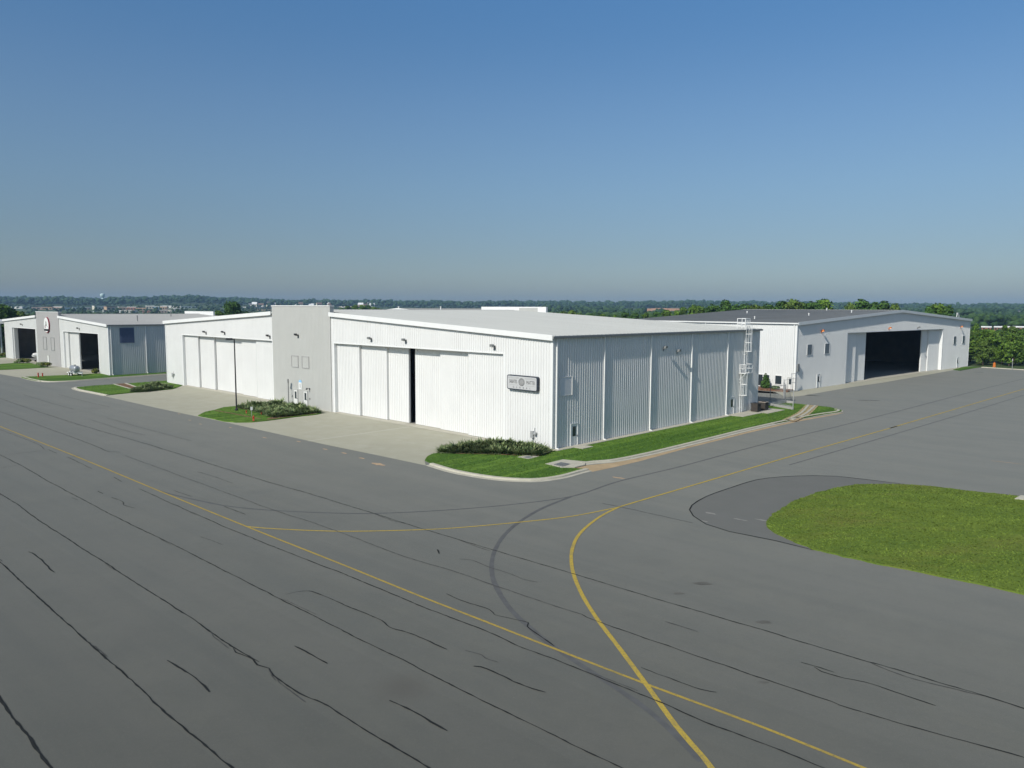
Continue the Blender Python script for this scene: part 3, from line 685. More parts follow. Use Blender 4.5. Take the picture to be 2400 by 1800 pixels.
# dark newer patch round the grass island
ring = W([(2180, 1142), (2124, 1135.6), (2026.8, 1123.7), (1961.7, 1116.5), (1907, 1115), (1835, 1117.5), (1773.6, 1124.8), (1708.5, 1144.7), (1654, 1164.6), (1621.7, 1184.4), (1616, 1195.3), (1625, 1209.8), (1654, 1228.6), (1708.5, 1246), (1762.7, 1256.8), (1817, 1267.6), (1858.6, 1277.8), (1907, 1290)])
sp = smooth_path(ring, 1.0)
b = MB(); b.sheet(sp+[G(2034, 1260), G(2140, 1180)], .004); b.build('asphalt_patch', 'patch', TW)
# yellow lines
Y = [(([(-60, 975), (0, 999.5), (173.6, 1068), (361.7, 1146), (578.7, 1234.5), (800, 1322.5), (981, 1396), (1161.7, 1466.5), (1303, 1522), (1502.5, 1599), (1774.7, 1700), (2000, 1790.5), (2080, 1823)]), .125),
     (([(578.7, 1234.5), (651, 1240), (800, 1245.4), (981, 1242), (1089, 1235.8), (1234, 1222.4), (1342.5, 1209.8), (1451, 1188.8)]), .14),
     (([(1700, 1850), (1667, 1800), (1648, 1774.7), (1584.8, 1702), (1518.4, 1610), (1458, 1527.9), (1398, 1448.7), (1363, 1391.8), (1344, 1345), (1339, 1314.6), (1340.7, 1289), (1353, 1258.6), (1378.7, 1231.5), (1414.8, 1206), (1451, 1188.4)]), .185),
     (([(1451, 1188.4), (1523, 1167), (1600, 1144.7), (1853, 1070), (2099, 1000), (2115, 995), (2400, 911.8), (2480, 888)]), .17)]
for i, (p, w) in enumerate(Y):
    b = MB(); b.ribbon(smooth_path(W(p), .6), w, Z2+.0012*i, jit=.05, ends=False); b.build('yellow_line', 'yellowold' if i < 1 else 'yellow', TW)
# blacked-out old lines
OL = [([(1342, 1162.7), (1270, 1191.7), (1216, 1224), (1183, 1253), (1161.7, 1285.7), (1152.6, 1318), (1154, 1350.8), (1165, 1379.7), (1187, 1416), (1216, 1448.5), (1245, 1473.8), (1288, 1510), (1347.5, 1550), (1426.6, 1600.6), (1521.5, 1667), (1584.8, 1724), (1619.6, 1759), (1640, 1785)], .24),
      ([(361, 1146), (397.8, 1157.5), (470, 1174), (542.5, 1187.5), (651, 1197), (800, 1203), (908.5, 1202.5), (1053, 1195), (1197.8, 1182.6), (1342.5, 1162.7), (1451, 1128), (1600, 1092), (1781, 1043.4), (1961.7, 1000), (2021, 985), (2138.6, 955), (2268, 921), (2362, 897), (2440, 878)], .15),
      ([(1849.5, 1090), (1880, 1081), (2072.8, 1024.6), (2303, 956), (2400, 926)], .12)]
for i, (p, w) in enumerate(OL):
    b = MB(); b.ribbon(smooth_path(W(p), .7), w, Z1+.0012*i, jit=.12); b.build('old_line', 'greyline', TW)
# crack sealing
K = [
 ([(-40, 1284), (0, 1318), (72, 1384.6), (130, 1436), (221.5, 1518.4), (294, 1583), (364, 1646.5), (443, 1717.7), (541, 1800), (600, 1850)], .085, 1),
 ([(-30, 1138), (0, 1157.5), (36, 1180), (115.7, 1236), (202.5, 1292.4), (325.5, 1370), (434, 1439), (547.5, 1516.8), (607.6, 1551.6)], .08, 1),
 ([(547, 1520), (552, 1530), (575, 1538), (591.8, 1546.8), (601, 1559.5), (629.7, 1567.4), (639, 1584.8), (700, 1626), (754.4, 1648), (802, 1678), (896.8, 1738), (998, 1800), (1080, 1850)], .08, 1),
 ([(-30, 1050), (0, 1066), (47, 1090), (94, 1117), (173.6, 1160), (260, 1205.6), (361.7, 1256), (434, 1290.6), (470, 1310.5), (571.4, 1361), (651, 1402), (726, 1439), (840, 1497.8), (966.5, 1559.5), (1039, 1597.5), (1102.5, 1629), (1267, 1708), (1350, 1749.4), (1455, 1800), (1560, 1850)], .075, 1),
 ([(325.5, 1146), (470, 1211), (578.7, 1256), (723, 1314), (800, 1343), (944.7, 1403), (1053, 1446.7), (1154, 1486.4), (1216, 1515), (1300, 1546), (1404.4, 1588), (1531, 1640), (1648, 1691), (1790.5, 1744.6), (1930, 1800), (2060, 1855)], .075, 1),
 ([(-30, 924), (0, 934), (101, 968.7), (217, 1005), (300, 1028), (379.7, 1052), (488, 1086), (615, 1126), (723, 1156.8), (800, 1180.5), (872, 1202.5), (962.7, 1231.5), (1082, 1267.6), (1154, 1289), (1270, 1323.7), (1342.5, 1345), (1451, 1378), (1600, 1422.5), (1781, 1475.6), (2008.7, 1544), (2070, 1560.6), (2200, 1600), (2309, 1632), (2400, 1662), (2480, 1688)], .075, 1),
 ([(-30, 955), (0, 965), (108.5, 1003), (217, 1043), (249.6, 1057), (282, 1060)], .07, 1),
 ([(293, 1068), (361.7, 1093.5), (470, 1133), (643.8, 1196.6), (723, 1222), (800, 1249.3), (944.7, 1303.8), (1053, 1336), (1161.7, 1374), (1270, 1410.5), (1364, 1441)], .06, 0),
 ([(1364, 1441), (1396.7, 1455.7), (1600, 1526), (1787, 1589.6), (1949, 1645), (2000, 1664), (2400, 1776), (2480, 1800)], .075, 1),
 ([(-30, 1600), (0, 1645), (28.5, 1683), (63, 1725.6), (95, 1768), (118.7, 1800), (150, 1845)], .115, 1),
 ([(67, 1294), (83, 1301), (126.6, 1342)], .09, 1), ([(392, 1548), (427, 1569), (459, 1589.6), (490.5, 1622.8)], .085, 1), ([(689.6, 1514.6), (768.7, 1556)], .085, 1),
 ([(912.7, 1642.7), (966.5, 1667), (1045.6, 1714)], .095, 1), ([(1110, 1562), (1128, 1564), (1172, 1581.7), (1213, 1603.8), (1276.6, 1623.4)], .09, 1),
 ([(722.8, 1385.4), (745, 1391.8), (824, 1425), (893.7, 1455), (912.7, 1471), (966.5, 1486.7), (1047, 1523)], .075, 1), ([(669, 1394), (695, 1387), (722.8, 1385.4)], .04, 0),
 ([(1046, 1392), (1089, 1410.5), (1147, 1430), (1156, 1441), (1187, 1448.5), (1237.6, 1461)], .065, 1), ([(1239, 1460), (1236, 1468), (1265, 1490), (1299, 1515)], .08, 1),
 ([(1076.7, 1311), (1107, 1314), (1143.6, 1329), (1194, 1345), (1226.8, 1358), (1259, 1364.6)], .05, 0), ([(1090, 1525), (1128, 1535.8), (1137, 1543.7), (1166, 1553)], .05, 0),
 ([(1559.5, 1457.6), (1634, 1480)], .055, 0), ([(1502.5, 1565), (1569, 1589.6), (1641.8, 1616.5), (1679.8, 1623.7)], .06, 1), ([(1876.7, 1553), (1956, 1575.8)], .06, 1),
 ([(1907, 1564), (1925.5, 1575), (1980, 1591), (2026.8, 1600), (2110, 1627), (2192, 1654.6)], .065, 1), ([(2041, 1555), (2070, 1567.8), (2124, 1586.6), (2171, 1600), (2305, 1632)], .06, 0),
 ([(1411, 1180), (1461.8, 1190), (1600, 1220.6), (1625, 1226)], .06, 0), ([(1025, 1288.6), (1028.6, 1298.4)], .12, 1),
 ([(0, 1006.7), (83, 1039), (105, 1053.7)], .06, 0), ([(112, 1053.7), (133, 1062.7)], .07, 1), ([(159, 1071.8), (215, 1099)], .06, 1), ([(267.6, 1118.8), (285.7, 1129.7)], .07, 1), ([(228, 1151), (240.5, 1157.5)], .07, 1),
 ([(260, 1165.8), (289, 1176.7), (291, 1184), (316.5, 1191)], .06, 1), ([(9, 1067), (105, 1055.5)], .05, 0), ([(0, 1097), (40, 1091)], .05, 0), ([(209.8, 983), (289, 1007.8), (340, 1020)], .06, 0), ([(249.6, 979.6), (325.5, 1001), (448.5, 1034)], .06, 0),
 ([(137, 924.6), (202.5, 941.6), (256.8, 954)], .07, 0), ([(54, 924.6), (108.5, 941.6), (173.6, 959.7)], .07, 0), ([(195, 956.8), (237, 957)], .08, 0), ([(463, 1106), (506, 1118.8), (546, 1133)], .06, 0), ([(407, 1149.5), (448.5, 1164)], .06, 0),
 ([(524.4, 1187.5), (575, 1206)], .06, 1), ([(470, 1258), (520.8, 1277)], .05, 0), ([(155, 1073), (190, 1068)], .05, 0), ([(167, 1167), (182, 1172)], .06, 1),
 ([(872, 1202), (915, 1219), (960, 1230)], .05, 0), ([(1082, 1268), (1120, 1282), (1150, 1292)], .05, 0), ([(1370, 963), (1390, 960)], .1, 0), ([(2010, 938), (2062, 939)], .5, 0), ([(2282, 872), (2305, 873)], .7, 0)]
for i, (p, w, dk) in enumerate(K):
    pts = smooth_path(W(p), .22); out = []; wx = wy = 0
    for q in pts:
        wx = wx*.8+random.gauss(0, .011); wy = wy*.8+random.gauss(0, .011); out.append((q[0]+wx, q[1]+wy))
    b = MB(); b.ribbon(out, w*(.62 if dk else .7), Z3+.0007*(i % 8), jit=.5); b.build('crack_seal', 'crack' if dk else 'crackfaint', TW)
rk = random.Random(9)
for i, (p, w, dk) in enumerate(K[:6]):
    pts = smooth_path(W(p), .5)
    for _ in range(2):
        j = rk.randrange(2, len(pts)-3); a0 = Vector(pts[j]); d = (Vector(pts[j+2])-a0).normalized(); n_ = Vector((-d.y, d.x))*rk.choice((-1, 1)); out = [tuple(a0)]; q = a0.copy()
        for t in range(rk.randint(4, 14)):
            q = q+d*.2+n_*rk.uniform(-.01, .06)*(1 if t < 3 else .15); out.append(tuple(q))
        b = MB(); b.ribbon(out, .026, Z3+.0055, jit=.5); b.build('crack_seal', 'crackfaint', TW)
b = MB(); b.ribbon(sp[1:], .07, Z3+.0061, jit=.3); b.build('crack_seal', 'crack', TW)
# blobs of sealant, oil stains and orange survey paint
def blob(b, c, rx, ry, z, n=14, rot=0):
    pts = []
    for i in range(n):
        t = 2*pi*i/n; r = 1+random.uniform(-.3, .25); x, y = rx*r*math.cos(t), ry*r*math.sin(t)
        pts.append((c[0]+x*math.cos(rot)-y*math.sin(rot), c[1]+x*math.sin(rot)+y*math.cos(rot)))
    b.sheet(pts, z)
for c, rx, ry in (((1645, 1368), .45, .18), ((1590, 1391), .3, .12), ((1787, 1458), .35, .15), ((1790, 1599), .16, .08)):
    b = MB(); blob(b, G(*c), rx, ry, Z2); b.build('oil_spot', 'stain', TW)
for c, rx, ry in (((886, 1088), .75, .32), ((848, 1074), .4, .12), ((806, 1062), .4, .14), ((763, 1053), .35, .12), ((700, 1035), .35, .1), ((620, 1026), .4, .1), ((1450, 1120), .55, .14), ((540, 1002), .3, .1), ((470, 994), .3, .1), ((445, 985), .3, .1), ((420, 970), .25, .1), ((2360, 1084), 1.4, .05), ((1735, 1218), .5, .1), ((1785, 1219), .45, .12), ((1665, 1203), .35, .15), ((1652, 1222), .25, .1)):
    b = MB(); blob(b, G(*c), rx, ry, Z1+.004, rot=-.7); b.build('paint_mark', 'chalk' if c[1] > 1150 else 'dust', TW)

# concrete aprons
tA = [(243, 928.2), (380, 959), (531, 990.5), (760, 1041.5), (886.6, 1067.5), (998, 1091)]
cA = MB(); cA.sheet(W(tA)+[G(995, 1080), G(1002, 1071), G(1030, 1062)]+[LA(-5.6, -2.2), LA(-5.6, .05), LA(-86.5, .05)]+W([(405, 912), (304, 921)]), .006)
CA = cA.build('concrete_apron', 'concrete'); tag(CA, 'pale concrete apron in front of the big white hangar', 'apron', kind='structure')
b = MB(); b.ribbon([LA(-20.0, -.5), (G(722, 1034)[0], G(722, 1034)[1])], .15, .0105); 
b.ribbon([LA(-35.5, -.5), LA(-35.5, -9)], .03, .0105); b.ribbon([LA(-6, -6.5), LA(-35.5, -6.5)], .03, .0105); b.ribbon([LA(-50.4, -6.5), LA(-80, -6.5)], .03, .0105); b.ribbon([LA(-65, -.5), LA(-65, -12)], .03, .0105)
b.build('joint_line', 'joint', CA)
cB = MB(); cB.sheet(W([(1840.7, 930), (1873, 928.7), (1998, 907), (2071, 896.5), (2234, 867.7), (2247, 864)])+[LB(79, .05), LB(0, .05), LB(-3, 2)], .006)
tag(cB.build('concrete_apron', 'concrete'), 'narrow concrete strip along the open hangar with the dark roof', 'apron', kind='structure')
cC = MB(); cC.sheet(W([(-60, 862), (-60, 868), (0, 877), (48, 885.2)])+W([(60, 884), (163, 879.7), (235, 876.2), (258, 880)])+[LC(0, .05), LC(-71, .05), LC(-75, -14)], .006)
tag(cC.build('concrete_apron', 'concrete'), 'concrete apron before the small hangar at the left edge', 'apron', kind='structure')
cS = MB(); cS.prism([LA(.05, -.05), LA(.75, -.05), LA(.75, 2.3), LA(1.7, 2.3), LA(1.7, 3.9), LA(.75, 3.9), LA(.75, 32.0), LA(2.2, 32.2), LA(2.2, 37.0), LA(3.0, 37.0), LA(3.0, 41.8), LA(.05, 41.8)], -.02, .14)
tag(cS.build('foundation_path', 'kerb'), 'concrete strip with door steps along the ribbed side wall', 'path', kind='structure')

# ------------------------------------------------------------------ lawns, kerbs, drains
def lawn(pts, label, m='lawn', bl='blade', dens=30, hgt_=.1, size=.075, name='lawn', zf=None):
    b = MB(); b.prism(pts, -.03, hgt_)
    o = b.build(name, m); tag(o, label, 'lawn', kind='structure')
    if dens:
        P = np.array(pts); lo, hi = P.min(0), P.max(0); n = int(dens*(hi[0]-lo[0])*(hi[1]-lo[1]))
        q = RNG.uniform(lo, hi, (n, 2)); ins = np.zeros(n, bool); x, y = q[:, 0], q[:, 1]
        for i in range(len(P)):
            a, c = P[i], P[i-1]
            cond = ((a[1] > y) != (c[1] > y)); xx = (c[0]-a[0])*(y-a[1])/(c[1]-a[1]+1e-12)+a[0]; ins ^= cond & (x < xx)
        q = q[ins]; n = len(q); th = RNG.uniform(0, 2*pi, n); w = RNG.uniform(.025, .06, n); hh = RNG.uniform(.4, 1.1, n)*size; ln = RNG.normal(0, 1.4, (n, 2))*size
        d = np.stack([np.cos(th), np.sin(th)], 1)*w[:, None]
        V = np.zeros((n, 3, 3)); V[:, 0, :2] = q-d; V[:, 1, :2] = q+d; V[:, 2, :2] = q+ln; V[:, :2, 2] = hgt_-.005; V[:, 2, 2] = hgt_+hh
        g = npmesh('grass', V.reshape(-1, 3), np.arange(n*3).reshape(-1, 3), bl)
        tag(g, 'short grass blades: '+label, 'grass', kind='stuff')
    return o
def inset(path, d):
    P = [Vector(p) for p in path]; out = []
    for i, p in enumerate(P):
        q = P[min(i+1, len(P)-1)]-P[max(i-1, 0)]; q.normalize(); out.append((p.x-q.y*d, p.y+q.x*d))
    return out
def kerb(path, label=None, w=.68, h=.15, side=1):
    b = MB(); p = smooth_path(path, .7)
    b.sweep(p, [(0, -.02), (0, .022), (side*w*.5, .028), (side*w*.54, h-.02), (side*w*.6, h), (side*w, h), (side*w, -.02)])
    o = b.build('kerb', 'kerb'); tag(o, label, 'kerb', kind='structure'); return o
# corner lawn with the wall-side strip
kA = [(998, 1091), (1043.4, 1105), (1086.8, 1114.5), (1152, 1124.6), (1217, 1129.5), (1271, 1129), (1325.5, 1121.3), (1369, 1109.4), (1388.4, 1104.5)]
kB = [(1371, 1090.5), (1400, 1087), (1434, 1084.5), (1472.4, 1078.5), (1533, 1065.6), (1609, 1047), (1685, 1028), (1761, 1009), (1868.5, 984.5), (1930, 973), (1966, 968), (1976, 964.5), (1974, 962), (1965, 960.4)]
KA = smooth_path(W(kA), .7); KB = smooth_path(W(kB), .7)
kerb(W(kA), 'curved concrete kerb round the corner lawn'); kerb(W(kB), 'long concrete kerb beside the lawn along the ribbed wall')
drain = W([(1277.8, 1089.9), (1319, 1079.7), (1372, 1084.5), (1371, 1092), (1347, 1098), (1314.6, 1098.6)])
lawn(inset(KA, .66)+W([(1376, 1102), (1345, 1099.5), (1314.6, 1099)])+[drain[0], drain[1], drain[2]]+inset(KB, .66)[:-30]+W([(1868, 984), (1857.6, 986), (1888, 971.2), (1912, 952), (1894, 950.5), (1861, 947), (1840, 945.2), (1800, 951), (1787, 954)])+[LA(3.0, 41.8), LA(3.0, 37.0), LA(2.2, 37.0), LA(2.2, 32.2), LA(.75, 32.0), LA(.75, 3.9), LA(1.7, 3.9), LA(1.7, 2.3), LA(.75, 2.3), LA(.3, -.3), LA(-5.6, -.3), LA(-5.6, -2.2)]+W([(1030, 1063), (1013, 1066), (1002, 1071.5), (996, 1080)]),
     'mown green lawn at the front corner and along the ribbed wall', dens=26)
lawn(W([(1862, 986), (1890, 971.5), (1915, 952.5), (1944.5, 955.5), (1965, 960.6), (1972, 962.5), (1972, 965), (1964, 967.2), (1930, 972), (1880, 981.5)]), 'triangular tip of lawn beyond the concrete flume', dens=20)
b = MB(); b.ribbon(smooth_path(W([(1903, 951.5), (1882.5, 970.6), (1849, 987.5)]), 1), 1.6, .106); tag(b.build('drainage_flume', 'sand'), 'curved sandy concrete flume through the lawn tip', 'flume', kind='structure')
b = MB()
for s in ((1895, 951), (1877.5, 969.6), (1842, 988)), ((1911, 952), (1888, 971.5), (1857, 986.6)):
    b.sweep(smooth_path(W(s), 1), [(-.14, 0), (-.14, .15), (.14, .15), (.14, 0)])
tag(b.build('kerb', 'kerb'), 'pair of low concrete edges lining the flume', 'kerb', kind='structure')
# gutter of sandy silt in front of the drain and along the kerb
b = MB(); b.sheet(W([(1320, 1099.5), (1347, 1098), (1371, 1091), (1434, 1085), (1500, 1073.5), (1609, 1047.5), (1761, 1009.5), (1868, 985), (1964, 969), (1980, 967.4), (1964, 971), (1868, 988.5), (1761, 1013), (1609, 1051), (1500, 1081), (1440, 1095), (1388, 1106), (1378, 1103)]), .0065)
tag(b.build('gutter_strip', 'sand'), 'tan strip of silt washed along the kerb', 'gutter', kind='structure')
def drain_box(corners, grate, label, hz=.118):
    cx = sum(p[0] for p in corners)/len(corners); cy = sum(p[1] for p in corners)/len(corners)
    R = empty('storm_drain', (cx, cy, 0), 0, label, 'drain')
    loc = lambda P: [(p[0]-cx, p[1]-cy) for p in P]
    b = MB(); b.prism(loc(corners), -.03, hz); b.build('concrete_frame', 'kerb', R)
    gl = loc(grate); b = MB(); b.sheet(gl, hz+.004); go = b.build('grate', 'black', R)
    b = MB(); a, c, d, e = [Vector((*p, 0)) for p in gl]
    for i in range(11):
        t = (i+.5)/11; p = a.lerp(e, t); q = c.lerp(d, t); b.tube((p.x, p.y, hz+.015), (q.x, q.y, hz+.015), .022, 5)
    for i in range(5):
        t = (i+.5)/5; p = a.lerp(c, t); q = e.lerp(d, t); b.tube((p.x, p.y, hz+.015), (q.x, q.y, hz+.015), .022, 5)
    b.build('bars', 'lampgy', go)
drain_box(drain, W([(1297.3, 1092), (1315, 1086.6), (1337.4, 1091), (1319.5, 1096.8)]), 'large concrete storm drain with a square grate where the kerb opens')
drain_box(W([(1213, 1074), (1235, 1069.5), (1263, 1072.5), (1240, 1078.5)]), W([(1226, 1075), (1238, 1072), (1250, 1074.5), (1238, 1077.5)]), 'smaller earth-stained drain inlet in the lawn below the juniper bed')
# middle island with bed
isl = [(464.3, 975.2), (481.7, 966.6), (503.4, 962.2), (525, 955.7), (552.6, 953.3), (600, 950), (660, 950), (720, 957), (753.7, 969.5), (691.5, 978), (626.4, 986.8), (590, 990.4), (554, 991), (525, 988.3), (500.5, 982.5)]
lawn(smooth_path(W(isl+isl[:1]), 1)[:-1], 'small lawn island between the two aprons of the big hangar', dens=14)
b = MB(); b.prism(smooth_path(W([(552, 957), (600, 952), (660, 951), (718, 958), (750, 969), (690, 977), (625, 985), (650, 972), (600, 965), (552, 957)]), 1)[:-1], .09, .108); tag(b.build('mulch_bed', 'mulch'), 'brown mulch under the junipers on the island', 'bed', kind='structure')
b = MB(); b.ribbon(smooth_path(W([(503, 963.5), (540, 970), (585, 979), (612, 984)]), .5), .35, .107, jit=.4); tag(b.build('mulch_strip', 'mulch'), 'thin bare earth strip across the island lawn', 'bed', kind='structure')
# left island
li = W([(176, 909.5), (217, 905), (262, 902.3), (267.6, 901.6), (293, 899.8), (300, 899.6), (391.5, 893.3), (402, 897)])+[LA(-86.5, -.2), LA(-80.2, -.2)]+W([(405, 912.5), (304, 921.5), (267.6, 925.2), (240.5, 926.2), (208, 919.6), (181, 914)])
lawn(li, 'lawn island at the left front corner of the big hangar', dens=10)
kerb(W([(243, 928.5), (208, 921.3), (181, 916), (168, 911.5), (169, 909), (177, 908)]), 'pale kerb round the tip of the left lawn island', side=-1)
b = MB(); b.sheet(W([(267.6, 901.5), (293, 899.7), (318, 908.6), (305.6, 912.3)]), .107); tag(b.build('drainage_flume', 'mulch'), 'brown silted flume across the left lawn island', 'flume', kind='structure')
b = MB(); b.sweep(smooth_path(W([(294, 899.7), (319, 908.6)]), 1), [(-.15, 0), (-.15, .16), (.15, .16), (.15, 0)]); b.sweep(smooth_path(W([(267, 901.5), (305, 912.3)]), 1), [(-.15, 0), (-.15, .13), (.15, .13), (.15, 0)])
tag(b.build('kerb', 'kerb'), 'pale edges of the brown flume on the left island', 'kerb', kind='structure')
# lawn before C
lc = W([(50, 885.4), (72, 890.8), (96, 894.4), (126.6, 895.2), (181, 892.6), (262, 886.4), (330, 881.5), (392, 877.2)])+[LC(.2, 16), LC(.2, -.3)]+W([(235, 876), (163, 879.7), (60, 884)])
lawn(lc, 'lawn strip between the small hangar and the side road', dens=6)
kerb(W([(48, 885.3), (72, 891.5), (96, 895.2), (126.6, 896), (181, 893.4), (262, 887.1), (330, 882.1), (392, 877.7)]), 'pale kerb of the lawn before the small hangar')
lawn(W([(-40, 857), (0, 854), (29, 851.8), (71, 851.8), (88, 856), (121, 861.2), (89, 862.7), (50.6, 865), (0, 867.4), (-40, 869)]), 'lawn island before the grey tower of the small hangar', dens=0)
lawn(W([(-60, 836), (0, 834), (22, 836.5), (0, 839), (-60, 841)]), 'narrow lawn at the far left edge', dens=0)
# grass oval right
ov = [(2700, 1186), (2500, 1174), (2392, 1164.6), (2287, 1153.7), (2178.7, 1141), (2106, 1136.7), (2016, 1137.4), (1961.7, 1144.7), (1907, 1159), (1860, 1177), (1817, 1202.5), (1797, 1224), (1797, 1235), (1817, 1249.5), (1853, 1267.6), (1907, 1287.5), (1961.7, 1302), (2034, 1318), (2142.5, 1340), (2251, 1361.7), (2400, 1394), (2700, 1460)]
lawn([(p[0]+random.gauss(0, .045), p[1]+random.gauss(0, .045)) for p in smooth_path(W(ov), .35)], 'rounded yellow-green grass island on the right', 'lawndry', 'bladedry', dens=100, hgt_=.07, size=.05)
b = MB(); b.prism(W([(2378, 1172), (2392, 1164.5), (2440, 1168), (2440, 1178)]), 0, .12); tag(b.build('concrete_pad', 'kerb'), 'pale concrete pad at the right end of the grass island', 'pad', kind='structure')
# right far kerb and grass
lawn(W([(2234, 866.8), (2262, 860), (2296, 861), (2250, 869)]), 'little lawn patch at the far corner of the dark roofed hangar', dens=0)
kerb(W([(2299, 861.4), (2400, 867.7), (2550, 878)]), 'concrete kerb at the far end of the taxiway under the trees', side=1, w=.5)
# mulch yard by hangar B, retaining wall and fence
b = MB(); b.prism([LB(-.1, .2), LB(-2.6, -.2), LB(-4.2, 8), LB(-4.2, 20), LB(-.1, 20)], -.02, .25); tag(b.build('mulch_bed', 'mulch'), 'raised brown mulch bed under the windows of the dark roofed hangar', 'bed', kind='structure')
rw = [LA(.1, 42.5), LA(3.5, 43.0), G(1800, 951), G(1840, 945.2), G(1861, 947.4)]
b = MB(); b.sweep(rw[1:], [(-.13, 0), (-.13, .42), (.13, .42), (.13, 0)]); tag(b.build('retaining_wall', 'greyC'), 'low grey concrete wall carrying the chain-link fence', 'wall')  # darker grey stands in for the shade on this wall
FR = empty('chain_link_fence', (*rw[1], 0), 0, 'chain-link fence with a gate between the two large hangars', 'fence')
fo = rw[1]
def FP(p): return (p[0]-fo[0], p[1]-fo[1])
line1 = [rw[1], G(1804.5, 950.3), G(1840, 945.2)]; line2 = [G(1840, 945.2), LB(-5.5, -1.0), LB(-2.4, -.6), LB(-.5, -.5)]
wire = MB(); rails = MB()
for ln, z0 in ((line1, .42), (line2, .05)):
    for p, q in zip(ln, ln[1:]):
        a, c = Vector(FP(p)), Vector(FP(q)); L_ = (c-a).length; n = max(1, int(L_/2.6))
        for i in range(n+1):
            s = a.lerp(c, i/n); pb = MB(); pb.tube((s.x, s.y, 0), (s.x, s.y, z0+2.15), .045, 8); pb.lathe([(.05, z0+2.15), (.055, z0+2.2), (.01, z0+2.24)], (s.x, s.y, 0), 8); pb.build('post', 'galv', FR)
        for z in (z0+.08, z0+2.08): rails.tube((a.x, a.y, z), (c.x, c.y, z), .028, 6)
        k = int(L_/.22)
        for i in range(k):
            for sg in (1, -1):
                t0 = i/k; t1 = t0+sg*2.0/L_
                if 0 <= t1 <= 1:
                    s, e_ = a.lerp(c, t0), a.lerp(c, t1); wire.tube((s.x, s.y, z0+.08), (e_.x, e_.y, z0+2.08), .005, 3, caps=False)
rails.build('rail', 'galv', FR); wire.build('wire_mesh', 'mesh', FR)
gt = MB(); a, c = FP(LB(-2.4, -.6)), FP(LB(-.9, -.5))
for p in (a, c): gt.tube((*p, .1), (*p, 3.0), .05, 8)
for z in (.2, 1.5, 2.9): gt.tube((*a, z), (*c, z), .035, 6)
gt.build('gate', 'galv', FR)

# ------------------------------------------------------------------ street furniture
def light_pole():
    c = G(554.5, 964); h = hgt(551, 791.5, math.hypot(*c))
    R = empty('light_pole', (*c, .1), 0, 'tall dark light pole standing on the island before the left sliding door', 'light pole')
    b = MB(); b.tube((0, 0, .25), (0, 0, h-.25), .095, 10, .07); b.build('pole', 'lampdk', R)
    b = MB(); b.lathe([(.2, -.05), (.2, .2), (.16, .26)], (0, 0, 0), 12); b.build('base', 'lampdk', R)
    b = MB(); d = Vector((-.82, -.57)); b.tube((0, 0, h-.35), (d.x*.4, d.y*.4, h-.28), .05, 6)
    n = Vector((-d.y, d.x)); q = lambda o, s, z: (d.x*o+n.x*s, d.y*o+n.y*s, z)
    b.hull8([q(.25, -.2, h-.36), q(1.0, -.2, h-.36), q(1.0, .2, h-.36), q(.25, .2, h-.36)], [q(.25, -.18, h-.14), q(.95, -.18, h-.14), q(.95, .18, h-.14), q(.25, .18, h-.14)]); hd = b.build('lamp_head', 'lampdk', R)
    b = MB(); b.hull8([q(.3, -.16, h-.375), q(.95, -.16, h-.375), q(.95, .16, h-.375), q(.3, .16, h-.375)], [q(.3, -.16, h-.362), q(.95, -.16, h-.362), q(.95, .16, h-.362), q(.3, .16, h-.362)]); b.build('lens', 'glassl', hd)
light_pole()
def hydrant(px, py, sc, label):
    c = G(px, py); R = empty('fire_hydrant', (*c, .1), .6, label, 'hydrant')
    b = MB(); b.lathe([(.18*sc, 0), (.18*sc, .06*sc), (.12*sc, .07*sc), (.12*sc, .62*sc), (.16*sc, .64*sc), (.16*sc, .70*sc)], n=12); b.build('barrel', 'red', R, True)
    b = MB(); b.lathe([(.15*sc, .702*sc), (.13*sc, .8*sc), (.06*sc, .88*sc), (.04*sc, .95*sc)], n=12); b.build('bonnet', 'red', R, True)
    for a in (0, pi/2, pi):
        b = MB(); b.tube((math.cos(a)*.1*sc, -math.sin(a)*.1*sc, .48*sc), (math.cos(a)*.22*sc, -math.sin(a)*.22*sc, .48*sc), .07*sc, 8); b.build('outlet', 'red', R)
hydrant(594.5, 988.5, .66, 'tallest red hydrant, at the road side tip of the island lawn')
hydrant(577.5, 970.5, .42, 'short red hydrant nearest the light pole on the island')
hydrant(612.5, 974.0, .32, 'smallest red hydrant, at the edge of the island junipers')
def post(px, py, label, h=1.0):
    c = G(px, py); R = empty('red_bollard', (*c, .1), 0, label, 'bollard')
    b = MB(); b.lathe([(.11, 0), (.11, h*.86), (.09, h*.9)], n=12); b.build('post', 'red', R)
    b = MB(); b.lathe([(.13, h*.9), (.14, h*.97), (.05, h*1.02)], n=12); b.build('cap', 'red', R); return R
post(90, 885.3, 'nearer and taller dark red post at the tip of the lawn before the small hangar', .8)
post(100, 883.5, 'shorter dark red post standing beside the concrete apron of the small hangar', .62)
# marker sign on the island
c = G(590, 977.5); R = empty('marker_sign', (*c, .1), .5, 'small white marker plate on a thin stake behind the tallest red hydrant', 'sign')
b = MB(); b.tube((0, 0, 0), (0, 0, 1.0), .025, 6); b.build('stake', 'galv', R)
b = MB(); b.box(-.13, .13, -.03, .0, .72, 1.12); b.build('plate', 'trim', R)
